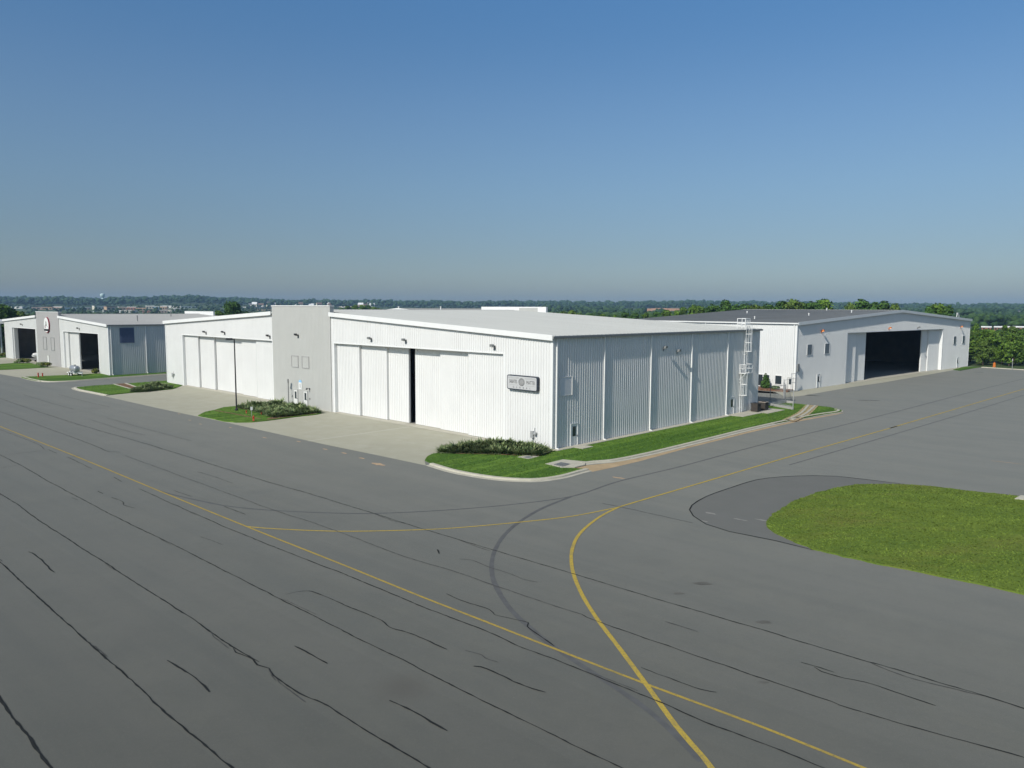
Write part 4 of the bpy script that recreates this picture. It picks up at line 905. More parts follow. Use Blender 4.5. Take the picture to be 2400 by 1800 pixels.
# sign and orange box at far right
c = G(2372, 866.2); R = empty('roadside_sign', (*c, 0), B_ANG, 'white and red sign on a tall thin post under the trees', 'sign')
hs = 1.95; b = MB(); b.tube((0, 0, 0), (0, 0, hs), .05, 6); b.build('post', 'galv', R); b = MB(); b.box(-.35, .1, -.06, 0, hs-.1, hs+.42); b.build('white_plate', 'trim', R); b = MB(); b.box(.1025, .4, -.06, 0, hs-.1, hs+.42); b.build('red_plate', 'red', R)
c = G(2330, 861.5); R = empty('orange_barrel', (*c, .1), 0, 'orange traffic barrel on the far kerb before the trees', 'barrel')
b = MB(); b.lathe([(.36, 0), (.36, .06), (.3, .07), (.29, .35), (.27, .36), (.26, .7), (.24, .71), (.23, .95), (.2, 1.0)], n=14); b.build('body', 'orange', R); b = MB(); b.tube((-.1, 0, 1.0), (-.1, 0, 1.12), .025); b.tube((.1, 0, 1.0), (.1, 0, 1.12), .025); b.tube((-.1, 0, 1.12), (.1, 0, 1.12), .025); b.build('handle', 'orange', R)
# air conditioners
for (y, lab, m) in ((37.5, 'dark brown air conditioner nearer the ladder', 'ac'), (39.6, 'brown air conditioner with a tan lid past the wall corner', 'acpanel')):
    R = empty('air_conditioner', (*LA(1.15, y), .14), A_ANG-pi/2, lab, 'air conditioner')
    b = MB(); b.box(-.42, .42, -.45, .45, .04, 1.0)
    for i in range(8): b.box(-.45, .45, -.48, .48, .12+i*.105, .155+i*.105)
    b.build('cabinet', 'ac', R); b = MB(); b.box(-.48, .48, -.51, .51, 1.002, 1.07); lid = b.build('lid', m, R)
    b = MB()
    for r in (.12, .24, .36):
        for i in range(16):
            t, t2 = 2*pi*i/16, 2*pi*(i+1)/16; b.tube((r*math.cos(t), r*math.sin(t), 1.09), (r*math.cos(t2), r*math.sin(t2), 1.09), .012, 4)
    b.build('fan_guard', 'black', lid)
# tank trailer before hangar C
c = G(176, 881); R = empty('tank_trailer', (*c, .0), C_ANG+.12, 'silver cylindrical tank on a small white trailer before the small hangar', 'trailer')
b = MB(); b.lathe([(.05, -1.2), (.38, -1.15), (.52, -1.04), (.56, -.95), (.56, .95), (.52, 1.04), (.38, 1.15), (.05, 1.2)], (0, 0, 1.38), 20, 'x'); tk = b.build('tank', 'steel', R, True)
b = MB()
for x in (-.6, .6): b.lathe([(.572, x-.04), (.572, x+.04)], (0, 0, 1.38), 20, 'x')
b.build('tank_band', 'galv', tk)
b = MB(); b.lathe([(.16, 1.9), (.16, 2.04), (.19, 2.05), (.19, 2.09)], (.1, 0, 0), 12); b.build('filler_cap', 'lampgy', tk)
b = MB(); b.box(-1.5, 1.5, -.75, -.62, .55, .7); b.box(-1.5, 1.5, .62, .75, .55, .7)
for x in (-1.45, -.5, .5, 1.35): b.box(x, x+.12, -.62, .62, .56, .69)
b.box(-.7, -.5, -.6, .6, .7, .95); b.box(.5, .7, -.6, .6, .7, .95); b.box(1.5, 2.9, -.06, .06, .55, .67); b.build('chassis', 'trim', R)
for x in (-.45, .45):
    for y in (-.82, .82):
        b = MB(); b.lathe([(.2, y-.1), (.33, y-.1), (.35, y-.06), (.35, y+.06), (.33, y+.1), (.2, y+.1)], (x, 0, .35), 16, 'y'); w = b.build('wheel', 'rubber', R); b = MB(); b.lathe([(.19, y-.105), (.19, y+.105)], (x, 0, .35), 12, 'y'); b.build('rim', 'trim', w)
for y in (-.82, .82):
    b = MB(); b.box(-.9, .9, y-.16, y+.16, .72, .76); b.build('mudguard', 'trim', R)
b = MB(); b.tube((2.8, 0, .05), (2.8, 0, .6), .05); b.box(2.7, 2.9, -.1, .1, .0, .05); b.build('jack', 'galv', R)
# light aeroplane parked just inside hangar C
R = empty('parked_aeroplane', (*LC(-50.2, 0.0), 0), C_ANG, 'white aeroplane with a low wing parked inside the left open bay', 'aeroplane')
b = MB(); b.lathe([(.08, .2), (.3, .3), (.5, .6), (.62, 1.3), (.66, 2.4), (.6, 3.6), (.42, 5.2), (.22, 7.2), (.1, 8.0)], (0, 0, 1.5), 20, 'y'); b.build('fuselage', 'trim', R, True)
for s in (-1, 1):
    b = MB(); b.hull8([(s*.4, 1.4, 1.05), (s*5.4, 1.7, 1.35), (s*5.4, 2.7, 1.35), (s*.4, 3.0, 1.05)], [(s*.4, 1.5, 1.27), (s*5.4, 1.75, 1.45), (s*5.4, 2.65, 1.45), (s*.4, 2.9, 1.27)]); b.build('wing', 'trim', R)
    b = MB(); b.lathe([(.12, -.08), (.24, -.08), (.24, .08), (.12, .08)], (s*1.4, 2.2, .24), 12, 'x'); wl = b.build('wheel', 'rubber', R); b = MB(); b.tube((s*1.4, 2.2, .26), (s*1.4, 2.2, 1.15), .05); b.build('strut', 'galv', wl)
b = MB(); b.hull8([(-.06, 6.6, 1.7), (.06, 6.6, 1.7), (.06, 8.0, 1.6), (-.06, 8.0, 1.6)], [(-.05, 7.5, 3.0), (.05, 7.5, 3.0), (.05, 8.2, 3.0), (-.05, 8.2, 3.0)]); b.build('tail_fin', 'trim', R)
b = MB(); b.hull8([(-1.8, 7.2, 1.7), (1.8, 7.2, 1.7), (1.8, 7.9, 1.7), (-1.8, 7.9, 1.7)], [(-1.8, 7.2, 1.78), (1.8, 7.2, 1.78), (1.8, 7.9, 1.78), (-1.8, 7.9, 1.78)]); b.build('tailplane', 'trim', R)
b = MB(); b.hull8([(-.5, 1.3, 1.85), (.5, 1.3, 1.85), (.55, 3.2, 1.9), (-.55, 3.2, 1.9)], [(-.36, 1.9, 2.4), (.36, 1.9, 2.4), (.36, 2.9, 2.45), (-.36, 2.9, 2.45)]); b.build('windscreen', 'glass', R)
b = MB(); b.lathe([(.1, -.07), (.2, -.07), (.2, .07), (.1, .07)], (0, .9, .2), 12, 'x'); wl = b.build('wheel', 'rubber', R); b = MB(); b.tube((0, .9, .2), (0, .9, 1.1), .05); b.build('strut', 'galv', wl)
b = MB()
for a_ in (.5, .5+pi): b.hull8([(.04*math.cos(a_)-.06*math.sin(a_), .16, 1.5+.04*math.sin(a_)+.06*math.cos(a_)), (.04*math.cos(a_)+.06*math.sin(a_), .2, 1.5+.04*math.sin(a_)-.06*math.cos(a_)), (.85*math.cos(a_)+.05*math.sin(a_), .2, 1.5+.85*math.sin(a_)-.05*math.cos(a_)), (.85*math.cos(a_)-.05*math.sin(a_), .16, 1.5+.85*math.sin(a_)+.05*math.cos(a_))], [(.04*math.cos(a_)-.06*math.sin(a_), .18, 1.5+.04*math.sin(a_)+.06*math.cos(a_)), (.04*math.cos(a_)+.06*math.sin(a_), .22, 1.5+.04*math.sin(a_)-.06*math.cos(a_)), (.85*math.cos(a_)+.05*math.sin(a_), .22, 1.5+.85*math.sin(a_)-.05*math.cos(a_)), (.85*math.cos(a_)-.05*math.sin(a_), .18, 1.5+.85*math.sin(a_)+.05*math.cos(a_))])
b.build('propeller', 'black', R)

# ------------------------------------------------------------------ plants
def leaf_cloud(centres, radii, n, size, flat=.8, seed=0, up=.35):
    """n leaf quads spread through ellipsoidal clumps"""
    r = np.random.default_rng(seed); c = np.array(centres); R = np.array(radii)
    wgt = (R[:, 0]*R[:, 1]*R[:, 2])**.67; k = r.choice(len(c), n, p=wgt/wgt.sum())
    d = r.normal(size=(n, 3)); d /= np.linalg.norm(d, axis=1)[:, None]
    rad = r.uniform(.35, 1, n)**.5
    p = c[k]+d*R[k]*rad[:, None]
    nn = d+r.normal(0, .55, (n, 3)); nn[:, 2] += up; nn /= np.linalg.norm(nn, axis=1)[:, None]
    t = np.cross(nn, r.normal(size=(n, 3))); t /= np.linalg.norm(t, axis=1)[:, None]; bt = np.cross(nn, t)
    s = (size*r.uniform(.55, 1.35, n))[:, None]; a = t*s; bb = bt*s*r.uniform(.5, 1, n)[:, None]
    V = np.stack([p-a, p-bb*.8+a*.1, p+a, p+bb], 1).reshape(-1, 3)
    return V, np.arange(4*n).reshape(-1, 4)
def tree_proto(name, h, w, m, seed, n=3000, trunk=True, size=.36):
    rr = random.Random(seed)
    R = bpy.data.objects.new(name, None); COL.objects.link(R)
    cs = []; rs = []
    nb = 28
    for i in range(nb):
        z = h*(.16+.76*rr.random()); f = (z/h-.16)/.76
        rad = w/2*(math.sin(pi*min(1, .22+.75*f)))*rr.uniform(.25, .85); a = rr.uniform(0, 2*pi)
        cs.append((rad*math.cos(a), rad*math.sin(a), z)); q = w*rr.uniform(.1, .2); rs.append((q, q, q*rr.uniform(.6, .85)))
    cs.append((0, 0, h*.62)); rs.append((w*.3, w*.3, h*.26)); cs.append((w*.05, 0, h*.9)); rs.append((w*.15, w*.15, h*.1))
    V, Q = leaf_cloud(cs, rs, n, size, seed=seed)
    npmesh('crown', V, Q, m, R)
    b = MB(); b.tube((0, 0, -.3), (.1, .05, h*.45), w*.035+.06, 8, w*.022+.03); b.tube((.1, .05, h*.45), (0, 0, h*.8), w*.022+.03, 7, .03)
    for c in cs[:9]: b.tube((.08, .04, h*rr.uniform(.25, .45)), c, .07+.006*w, 5, .02)
    b.build('trunk', 'bark', R)
    return R
PRO = [tree_proto('broadleaf_tree', 12, 10, 'leaf_a', 1), tree_proto('broadleaf_tree', 12, 8, 'leaf_b', 2), tree_proto('broadleaf_tree', 12, 11, 'leaf_c', 3), tree_proto('broadleaf_tree', 12, 7, 'leaf_a', 4), tree_proto('broadleaf_tree', 12, 12, 'leaf_b', 5, 4200)]
USED = set()
def plant(px, dist, h, k, label, group=None, wide=1.0, rows=None):
    o = PRO[k] if k not in USED else copy_tree(PRO[k]); USED.add(k)
    x, y = AZ(px, dist); o.location = (x, y, terrain(x, y)); s = h/12; o.scale = (s*wide, s*wide, s); o.rotation_euler = (0, 0, random.uniform(0, 6.28))
    tag(o, label, 'tree'); 
    if group: o['group'] = group
    elif 'group' in o: del o['group']
    return o
rt = random.Random(21)
# wood to the right of hangar B
gl = 'leafy green tree in the wood right of the dark roofed hangar'; gg = 'trees in the wood right of the dark roofed hangar'
for px in range(2278, 2450, 15): plant(px+rt.uniform(2, 10), rt.uniform(210, 226), rt.uniform(4.2, 8.6), rt.choice([0, 3, 0, 3, 2]), gl, gg, rt.uniform(.85, 1.35))
for px in range(2275, 2450, 22): plant(px+rt.uniform(-8, 8), rt.uniform(236, 262), rt.uniform(5.8, 9.4), rt.choice([0, 3, 2, 3]), gl, gg, rt.uniform(.8, 1.25))
for px in range(2280, 2450, 26): plant(px+rt.uniform(-8, 8), rt.uniform(290, 350), rt.uniform(5.0, 7.0), rt.choice([1, 2, 3]), gl, gg, 1.2)
for px in range(2285, 2450, 30): plant(px+rt.uniform(-8, 8), rt.uniform(400, 490), rt.uniform(3.4, 4.6), rt.choice([1, 2]), gl, gg, 1.3)
# trees behind hangar B
BK = {0: 1, 3: 1, 2: 2}
gl = 'green tree in the row behind the dark grey roof'; gg = 'trees in the row behind the dark grey roof'
for px, top, k, wd in ((1700, 703, 0, .8), (1672, 714, 3, 1), (1722, 714, 0, 1), (1745, 712, 3, 1.1), (1770, 717, 2, 1.1), (1800, 713, 0, 1.1), (1832, 706, 3, 1.1), (1858, 704, 2, 1.1), (1885, 710, 0, .9), (1905, 707, 3, 1.1), (1930, 703, 0, 1.1), (1994, 712, 2, .7), (2020, 702, 0, 1.0), (2050, 709, 3, .9), (2072, 706, 0, .9), (2098, 713, 2, .6), (2178, 718, 0, .7), (2200, 711, 3, 1.2), (2222, 717, 1, .8)):
    d = rt.uniform(235, 275); plant(px, d, hgt(px, top, d)+.3, BK.get(k, k) if rt.random() < .75 else k, gl, gg, wd)
gl = 'green tree showing between the two large hangar roofs'; gg = 'trees between the two large hangar roofs'
for px, top, k in ((1298, 742, 1), (1322, 731, 2), (1340, 730, 2), (1362, 736, 1), (1388, 737, 1), (1412, 738, 0), (1440, 738, 3), (1466, 733, 1), (1490, 734, 1), (1515, 733, 3), (1540, 731, 1), (1562, 729, 0), (1585, 727, 3), (1603, 722, 0), (1625, 715, 3), (1640, 719, 0), (1655, 722, 1)):
    d = rt.uniform(270, 330); plant(px, d, hgt(px, top, d)+.4, k, gl, gg, .95)
d = 300; plant(547, d, hgt(547, 708.5, d), 4, 'large round dark tree standing behind the left roof of the big hangar', None, 1.0)
d = 280; plant(513, d, hgt(513, 728, d), 0, 'low light green tree left of the large round dark tree', None, 1.0)
gl = 'dark tree beyond the small hangar at the left edge'; gg = 'trees beyond the small hangar at the left edge'
for px, top, k in ((-14, 712, 1), (6, 716, 4), (26, 722, 1), (44, 729, 2), (62, 735, 1), (-40, 715, 4)):
    d = rt.uniform(255, 290); plant(px, d, hgt(px, top, d), k, gl, gg, 1.0)
gl = 'green tree far behind the right side of the grey tower'; gg = 'trees far behind the grey tower'
for px, top, k in ((800, 722, 0), (815, 716, 1), (832, 715, 0), (848, 713, 3), (862, 714, 1), (876, 719, 2)):
    d = rt.uniform(560, 640); plant(px, d, hgt(px, top, d), k, gl, gg, 1.3)
for k in range(5):
    if k not in USED:
        for ch in list(PRO[k].children): bpy.data.objects.remove(ch)
        bpy.data.objects.remove(PRO[k])

def juniper(name, px_poly, hmax, n, label, seed, ridge=.9, cat='shrub'):
    """a bed of spreading junipers: many pointed sprays leaning out of a mound"""
    P = np.array(W(px_poly)); c = P.mean(0); r = np.random.default_rng(seed)
    lo, hi = P.min(0), P.max(0); q = r.uniform(lo, hi, (n*4, 2)); ins = np.zeros(len(q), bool); x, y = q[:, 0], q[:, 1]
    for i in range(len(P)):
        a, b_ = P[i], P[i-1]; cond = ((a[1] > y) != (b_[1] > y)); ins ^= cond & (x < (b_[0]-a[0])*(y-a[1])/(b_[1]-a[1]+1e-12)+a[0])
    q = q[ins][:n]; n = len(q)
    dist = np.full(n, 1e9)
    for i in range(len(P)):
        a, b_ = P[i-1], P[i]; ab = b_-a; t = np.clip(((q-a)@ab)/(ab@ab), 0, 1); dist = np.minimum(dist, np.linalg.norm(q-(a+t[:, None]*ab), axis=1))
    # separate bushes inside the bed, each with arching branches running out from its heart
    nc = max(8, n//130); cc = q[r.integers(0, n, nc)]; ch = r.uniform(.55, 1.15, nc)
    dd = np.linalg.norm(q[:, None]-cc[None], axis=2); own = dd.argmin(1); o = q-cc[own]; od = dd.min(1)
    mound = hmax*np.clip(dist/2.0, .12, 1)**.8*ch[own]*(1-.5*np.clip(od/1.0, 0, 1)**1.5)
    z0 = mound*r.uniform(.12, 1.0, n)**.4
    th = np.arctan2(o[:, 1], o[:, 0])+r.normal(0, .7, n); el = np.clip(r.normal(.26, .26, n), -.15, 1.1); ax = np.stack([np.cos(th)*np.cos(el), np.sin(th)*np.cos(el), np.sin(el)], 1)
    L_ = r.uniform(.3, .75, n)*np.where(r.uniform(0, 1, n) < .07, 1.6, 1); base = np.stack([q[:, 0]-c[0], q[:, 1]-c[1], z0], 1)
    side = np.cross(ax, [0, 0, 1.]); side /= np.linalg.norm(side, axis=1)[:, None]; upv = np.cross(side, ax)
    Vs = []
    for off, f0, f1, wd in ((0, 0, 1, .085), (1, .1, .7, .07), (-1, .1, .7, .07), (2, .2, .8, .06)):
        dirv = ax*L_[:, None]; sd = (side if off != 2 else upv)
        tilt = sd*(.35*off if abs(off) == 1 else .0)*L_[:, None]+(upv*.3*L_[:, None] if off == 2 else 0)
        p0 = base+dirv*f0; p1 = base+dirv*f1+tilt; mid = (p0*.55+p1*.45)
        w_ = sd*(wd*r.uniform(.7, 1.3, n))[:, None]
        if off == 2: w_ = side*wd
        Vs.append(np.stack([p0, mid-w_, p1, mid+w_], 1))
    V = np.concatenate([v[:, None] for v in Vs], 1).reshape(-1, 3)
    R = empty(name, (c[0], c[1], .1), 0, label, cat)
    npmesh('foliage', V, np.arange(len(V)).reshape(-1, 4), 'juniper', R)
    b = MB()
    for i in range(14):
        s = q[r.integers(0, n)]; a = r.uniform(0, 6.28); s2 = (s[0]-c[0], s[1]-c[1]); b.tube((*s2, 0), (s2[0]+.5*math.cos(a), s2[1]+.5*math.sin(a), .5), .035, 5, .015)
    b.build('stems', 'bark', R)
b = MB(); b.prism(W([(1026, 1064), (1040, 1055), (1090, 1049)])+[LA(-6.0, -.8), LA(-.3, -.6)]+W([(1290, 1063), (1262, 1072), (1215, 1070), (1160, 1068), (1080, 1066)]), .08, .112); tag(b.build('mulch_bed', 'mulch'), 'brown mulch under the corner juniper bed', 'bed', kind='structure')
juniper('juniper_bed', [(1031, 1063.5), (1040, 1057), (1085, 1053), (1130, 1049), (1180, 1048), (1235, 1052), (1288, 1061), (1264, 1070.5), (1225, 1069), (1160, 1066.5), (1090, 1064.5)], .88, 5600, 'spreading juniper bed at the front right corner of the big hangar', 3)
juniper('juniper_bed', [(556, 956.5), (600, 953), (650, 953), (710, 958.5), (750, 968.5), (692, 976), (640, 981), (628, 976), (600, 966)], .98, 5600, 'spreading juniper bed before the two tower doors on the island', 5)
juniper('juniper_bed', [(306, 920.5), (330, 911), (372, 905), (404, 909.5), (400, 912), (345, 918.5)], .88, 2600, 'spreading juniper bed at the far left corner of the big hangar', 8)
def bush(px, py, h, w, label, seed, m='shrub', wz=.35):
    x, y = G(px, py); R = empty('round_shrub', (x, y, .1), 0, label, 'shrub')
    r = random.Random(seed); cs = [(r.uniform(-w*.3, w*.3), r.uniform(-w*.3, w*.3), h*r.uniform(.35, .7)) for _ in range(6)]; rs = [(w*.28, w*.28, h*.32)]*6
    V, Q = leaf_cloud(cs, rs, 520, .13, seed=seed); npmesh('foliage', V, Q, m, R)
    b = MB()
    for c in cs[:4]: b.tube((0, 0, 0), c, .04, 5, .015)
    b.build('stems', 'bark', R)
bush(46, 852, .95, 1.6, 'dark small shrub at the left end of the row before the left bay', 1, 'juniper'); bush(54, 851.5, 1.15, 1.5, 'brownish shrub in the middle of the row before the left bay', 2); bush(64, 851.8, 1.1, 2.1, 'wide olive shrub at the right end of the row before the left bay', 3); bush(41, 851.5, .5, 1.2, 'tiny dark shrub left of the row before the left bay', 4, 'juniper')
bush(97, 861, 1.1, 2.0, 'dark shrub at the left of the pair beside the grey tower', 5, 'juniper'); bush(110, 861, 1.15, 2.0, 'yellow-green shrub at the right of the pair beside the grey tower', 6)
bush(227, 876.5, 1.1, 2.0, 'yellow-green shrub beside the front corner post of the small hangar', 7)
bush(4, 836, 1.0, 1.8, 'olive shrub at the left border of the photo', 8); bush(14, 836, 1.1, 1.8, 'reddish green shrub by the left wall of the small hangar', 9)
x, y = LB(-1.6, 4.2); R = empty('small_evergreen', (x, y, .2), 0, 'small dark evergreen in front of the dark window of the right hangar', 'tree')
cs = [(0, 0, z) for z in (.5, 1.0, 1.6, 2.1)]; rs = [(.8, .8, .5), (.7, .7, .5), (.5, .5, .4), (.25, .25, .4)]
V, Q = leaf_cloud(cs, rs, 900, .14, seed=44); npmesh('foliage', V, Q, 'leaf_b', R); b = MB(); b.tube((0, 0, 0), (0, 0, 1.8), .06, 6, .02); b.build('trunk', 'bark', R)
bl_ = random.Random(5)
for i, yb in enumerate((2.2, 9.5)):
    x, y = LB(-2.2, yb); R = empty('low_shrub', (x, y, .25), 0, ('low ragged shrub in the mulch by the fence gate', 'low ragged shrub in the mulch behind the wall corner')[i], 'shrub')
    V, Q = leaf_cloud([(0, 0, .3), (.5, .2, .25)], [(.6, .6, .3), (.4, .4, .25)], 380, .12, seed=60+i); npmesh('foliage', V, Q, 'leaf_c', R); b = MB(); b.tube((0, 0, 0), (.1, 0, .4), .04, 5); b.build('stems', 'bark', R)

# ------------------------------------------------------------------ far woods
def ico():
    t = (1+5**.5)/2
    v = np.array([(-1, t, 0), (1, t, 0), (-1, -t, 0), (1, -t, 0), (0, -1, t), (0, 1, t), (0, -1, -t), (0, 1, -t), (t, 0, -1), (t, 0, 1), (-t, 0, -1), (-t, 0, 1)], float); v /= np.linalg.norm(v[0])
    f = np.array([(0, 11, 5), (0, 5, 1), (0, 1, 7), (0, 7, 10), (0, 10, 11), (1, 5, 9), (5, 11, 4), (11, 10, 2), (10, 7, 6), (7, 1, 8), (3, 9, 4), (3, 4, 2), (3, 2, 6), (3, 6, 8), (3, 8, 9), (4, 9, 5), (2, 4, 11), (6, 2, 10), (8, 6, 7), (9, 8, 1)])
    return v, f
IV, IF = ico()
def woods(spots, name, label, m='forest', seed=1, sub=3):
    """each tree of the mass is a few lumpy clumps"""
    r = np.random.default_rng(seed); S = np.repeat(np.array(spots), sub, 0); n = len(S)     # x, y, z, h, w
    off = r.normal(0, .34, (n, 3)); off[:, 2] = r.uniform(-.25, .3, n)
    c = S[:, :3].copy(); c[:, :2] += off[:, :2]*S[:, 4:5]; c[:, 2] += S[:, 3]*(.6+off[:, 2])
    rad = S[:, 4]*r.uniform(.24, .42, n); rz = S[:, 3]*r.uniform(.16, .3, n)
    v = IV[None]*(1+r.normal(0, .17, (n, 12, 1))); v = v*np.stack([rad, rad, rz], 1)[:, None]+c[:, None]
    # lower skirt so trunks are not floating
    V = v.reshape(-1, 3); Q = (IF[None]+12*np.arange(n)[:, None, None]).reshape(-1, 3)
    o = npmesh(name, V, Q, m); tag(o, label, 'forest', kind='stuff'); return o
rw_ = np.random.default_rng(11); sp_ = []
def scatter(n, px0, px1, r0, r1, h0, h1, keep=lambda px, r: True, pw=1.0):
    k = 0
    while k < n:
        px = rw_.uniform(px0, px1); r = r0+(r1-r0)*rw_.uniform()**pw; k += 1
        if not keep(px, r): continue
        x, y = AZ(px, r); h = rw_.uniform(h0, h1); sp_.append((x, y, terrain(x, y)-1, h, h*rw_.uniform(.7, 1.1)))
clear = lambda px, r: not (1470 < px < 1620 and 1050 < r < 1900)
scatter(5200, -150, 2550, 1950, 2750, 11, 19)
scatter(1500, -150, 2550, 2450, 2650, 13, 22)
scatter(1700, -1100, -150, 2150, 2700, 13, 21)
scatter(1700, 2550, 3500, 2000, 2700, 13, 21)
scatter(1500, 1280, 2550, 900, 2000, 9, 15, clear)
woods(sp_, 'far_forest', 'dark blue-green forest covering the hills along the whole horizon'); sp_ = []
scatter(700, -150, 1250, 800, 1900, 4, 9)
scatter(260, -150, 300, 480, 900, 5, 9)
woods(sp_, 'town_woods', 'low scattered tree cover among the far town', seed=3); sp_ = []
scatter(1000, 1280, 2550, 420, 1000, 7, 11.5, lambda px, r: px < 2245 or r > 620)
scatter(350, 2240, 2550, 300, 505, 3, 4.3)
scatter(500, 2550, 3400, 420, 1000, 6, 9)
woods(sp_, 'valley_woods', 'green tree cover filling the valley behind the hangars', 'valley', 4, 4); sp_ = []
b = MB(); pts = [GT(px, py)[:3] for px, py in ((1490, 730), (1510, 726.5), (1540, 724.5), (1590, 725.5), (1605, 730), (1560, 733), (1510, 733))]
n = len(b.v); b.v += [(p[0], p[1], p[2]+2.5) for p in pts]+[(sum(p[0] for p in pts)/7, sum(p[1] for p in pts)/7, sum(p[2] for p in pts)/7+4)]
for i in range(7): b.f.append((n+i, n+(i+1) % 7, n+7)); b.m.append(0)
tag(b.build('bare_soil', 'soil'), 'patch of bare orange earth in the far wooded valley', 'soil', kind='structure')

# ------------------------------------------------------------------ far town
def building(px, py, wpx, hpx, wall, roofm, kind, label, group=None, depth=1.0):
    x, y, z, r = GT(px, py); k = r/1761; w = wpx*k; h = hpx*k; d = w*.6*depth
    az = math.atan2(x, y); R = empty('far_building' if kind != 'house' else 'far_house', (x, y, z-.5), -az+random.uniform(-.5, .5), label, 'building' if kind != 'house' else 'house', group)
    b = MB(); 
    if kind == 'house':
        b.box(-w/2, w/2, -d/2, d/2, 0, h*.62+.5); b.face([(-w/2, -d/2, h*.62+.5), (-w/2, d/2, h*.62+.5), (-w/2, 0, h+.5)]); b.face([(w/2, -d/2, h*.62+.5), (w/2, d/2, h*.62+.5), (w/2, 0, h+.5)]); b.build('wall', 'h_'+wall, R)
        b = MB()
        for s in (-1, 1): b.hull8([(-w*.54, s*d*.58, h*.58+.5), (w*.54, s*d*.58, h*.58+.5), (w*.54, 0, h+.52), (-w*.54, 0, h+.52)], [(-w*.54, s*d*.58, h*.6+.75), (w*.54, s*d*.58, h*.6+.75), (w*.54, 0, h+.8), (-w*.54, 0, h+.8)])
        b.build('roof', roofm, R)
        for i in range(max(2, min(5, int(w/3.5)))):
            u = -w/2+(i+.5)*w/max(2, min(5, int(w/3.5))); b = MB(); b.box(u-.55, u+.55, -d/2-.06, -d/2-.01, h*.25+.5, h*.48+.5); b.build('window', 'glass', R)
    else:
        b.box(-w/2, w/2, -d/2, d/2, 0, h*.86+.5); b.build('wall', 'h_'+wall, R)
        b = MB(); b.box(-w*.51, w*.51, -d*.52, d*.52, h*.86+.502, h+.5); b.build('roof', roofm, R)
        n = max(3, min(6, int(w/6)))
        for i in range(n):
            u = -w/2+(i+.5)*w/n; b = MB(); b.box(u-w/n*.3, u+w/n*.3, -d/2-.08, -d/2-.01, h*.15+.5, h*.55+.5); b.build('window', 'glass', R)
gB = ('low commercial building in the far town beyond the small hangar', 'low commercial buildings in the far town')
TB = [(45, 723.5, 22, 4, 'white', 'r_white'), (62, 724, 20, 4.5, 'grey', 'r_white'), (90, 726, 22, 6, 'pink', 'r_grey'), (112, 726, 18, 6, 'tan', 'r_brown'), (140, 725.5, 20, 6, 'pink', 'r_white'), (160, 727, 12, 6, 'blue', 'r_grey'), (178, 724.5, 18, 5, 'white', 'r_white'), (200, 726, 18, 5, 'pink', 'r_white'),
      (231, 726, 20, 8, 'cream', 'r_white'), (262, 727, 25, 8, 'tan', 'r_brown'), (290, 727, 20, 7, 'tan', 'r_white'), (312, 727, 18, 7, 'brick', 'r_white'), (332, 727.5, 20, 6, 'tan', 'r_brown'), (352, 724, 16, 7, 'cream', 'r_white'), (367, 727, 10, 8, 'blue', 'r_white'), (385, 726, 14, 8, 'tan', 'r_white'), (403, 722, 30, 5, 'white', 'r_white'), (440, 722, 36, 4, 'white', 'r_white'), (420, 729, 20, 6, 'grey', 'r_white'), (283, 733, 8, 5, 'white', 'r_white'), (300, 733.5, 14, 6, 'cream', 'r_white'), (317, 733, 8, 5, 'white', 'r_white'), (345, 733, 16, 5, 'brick', 'r_grey'), (380, 733.5, 18, 6, 'pink', 'r_white'), (395, 731, 14, 5, 'cream', 'r_grey'), (223, 735, 7, 4, 'white', 'r_white'), (255, 732, 20, 4, 'grey', 'r_white'), (600, 722, 60, 2.5, 'grey', 'r_white'), (620, 728, 40, 3, 'tan', 'r_grey')]
desc = {'white': 'white', 'grey': 'grey', 'pink': 'pinkish', 'tan': 'tan', 'blue': 'bluish', 'cream': 'cream', 'brick': 'brick red'}
for t in TB: building(*t, 'block', desc[t[4]]+' flat roofed commercial building in the far town on the left', desc[t[4]]+' commercial buildings in the far town')
for i, px in enumerate((588, 597, 612, 632, 641, 652, 683, 692, 705, 712, 730, 748, 757, 767, 776, 788, 797, 806, 820, 846, 856, 866, 872)):
    wc = ('white', 'cream', 'white', 'cream', 'pink')[i % 5]
    building(px, 719.5+(i*7 % 3)*.6, 9+(i*5 % 4), 8+(i*3 % 5), wc, ('r_grey', 'r_white', 'r_brown')[i % 3], 'house', desc[wc]+' gabled apartment house on the far slope behind the grey tower', desc[wc]+' apartment houses on the far slope')
for i, (px, py, w, h, wc) in enumerate(((2365, 734.5, 9, 5, 'white'), (2359, 739.5, 7, 3.5, 'pink'), (2389, 736, 15, 6, 'white'), (2262, 721.5, 7, 3, 'white'), (2306, 722, 6, 3, 'white'), (1447, 710.5, 6, 4, 'white'), (1486, 732.5, 6, 4, 'white'), (925, 716.5, 10, 4, 'white'))):
    building(px, py, w, h, wc, ('r_grey', 'r_brown')[i % 2], 'house', ['lone white house high on the far right hillside', 'small pinkish house below the white one on the right hillside', 'wide white house at the right edge of the hillside', 'tiny white house near the right end of the dark roof', 'tiny white house on the hill above the brick buildings', 'single white house high in the central woods', 'tiny white shed beside the bare orange earth', 'pale house in the woods above the big roof'][i])
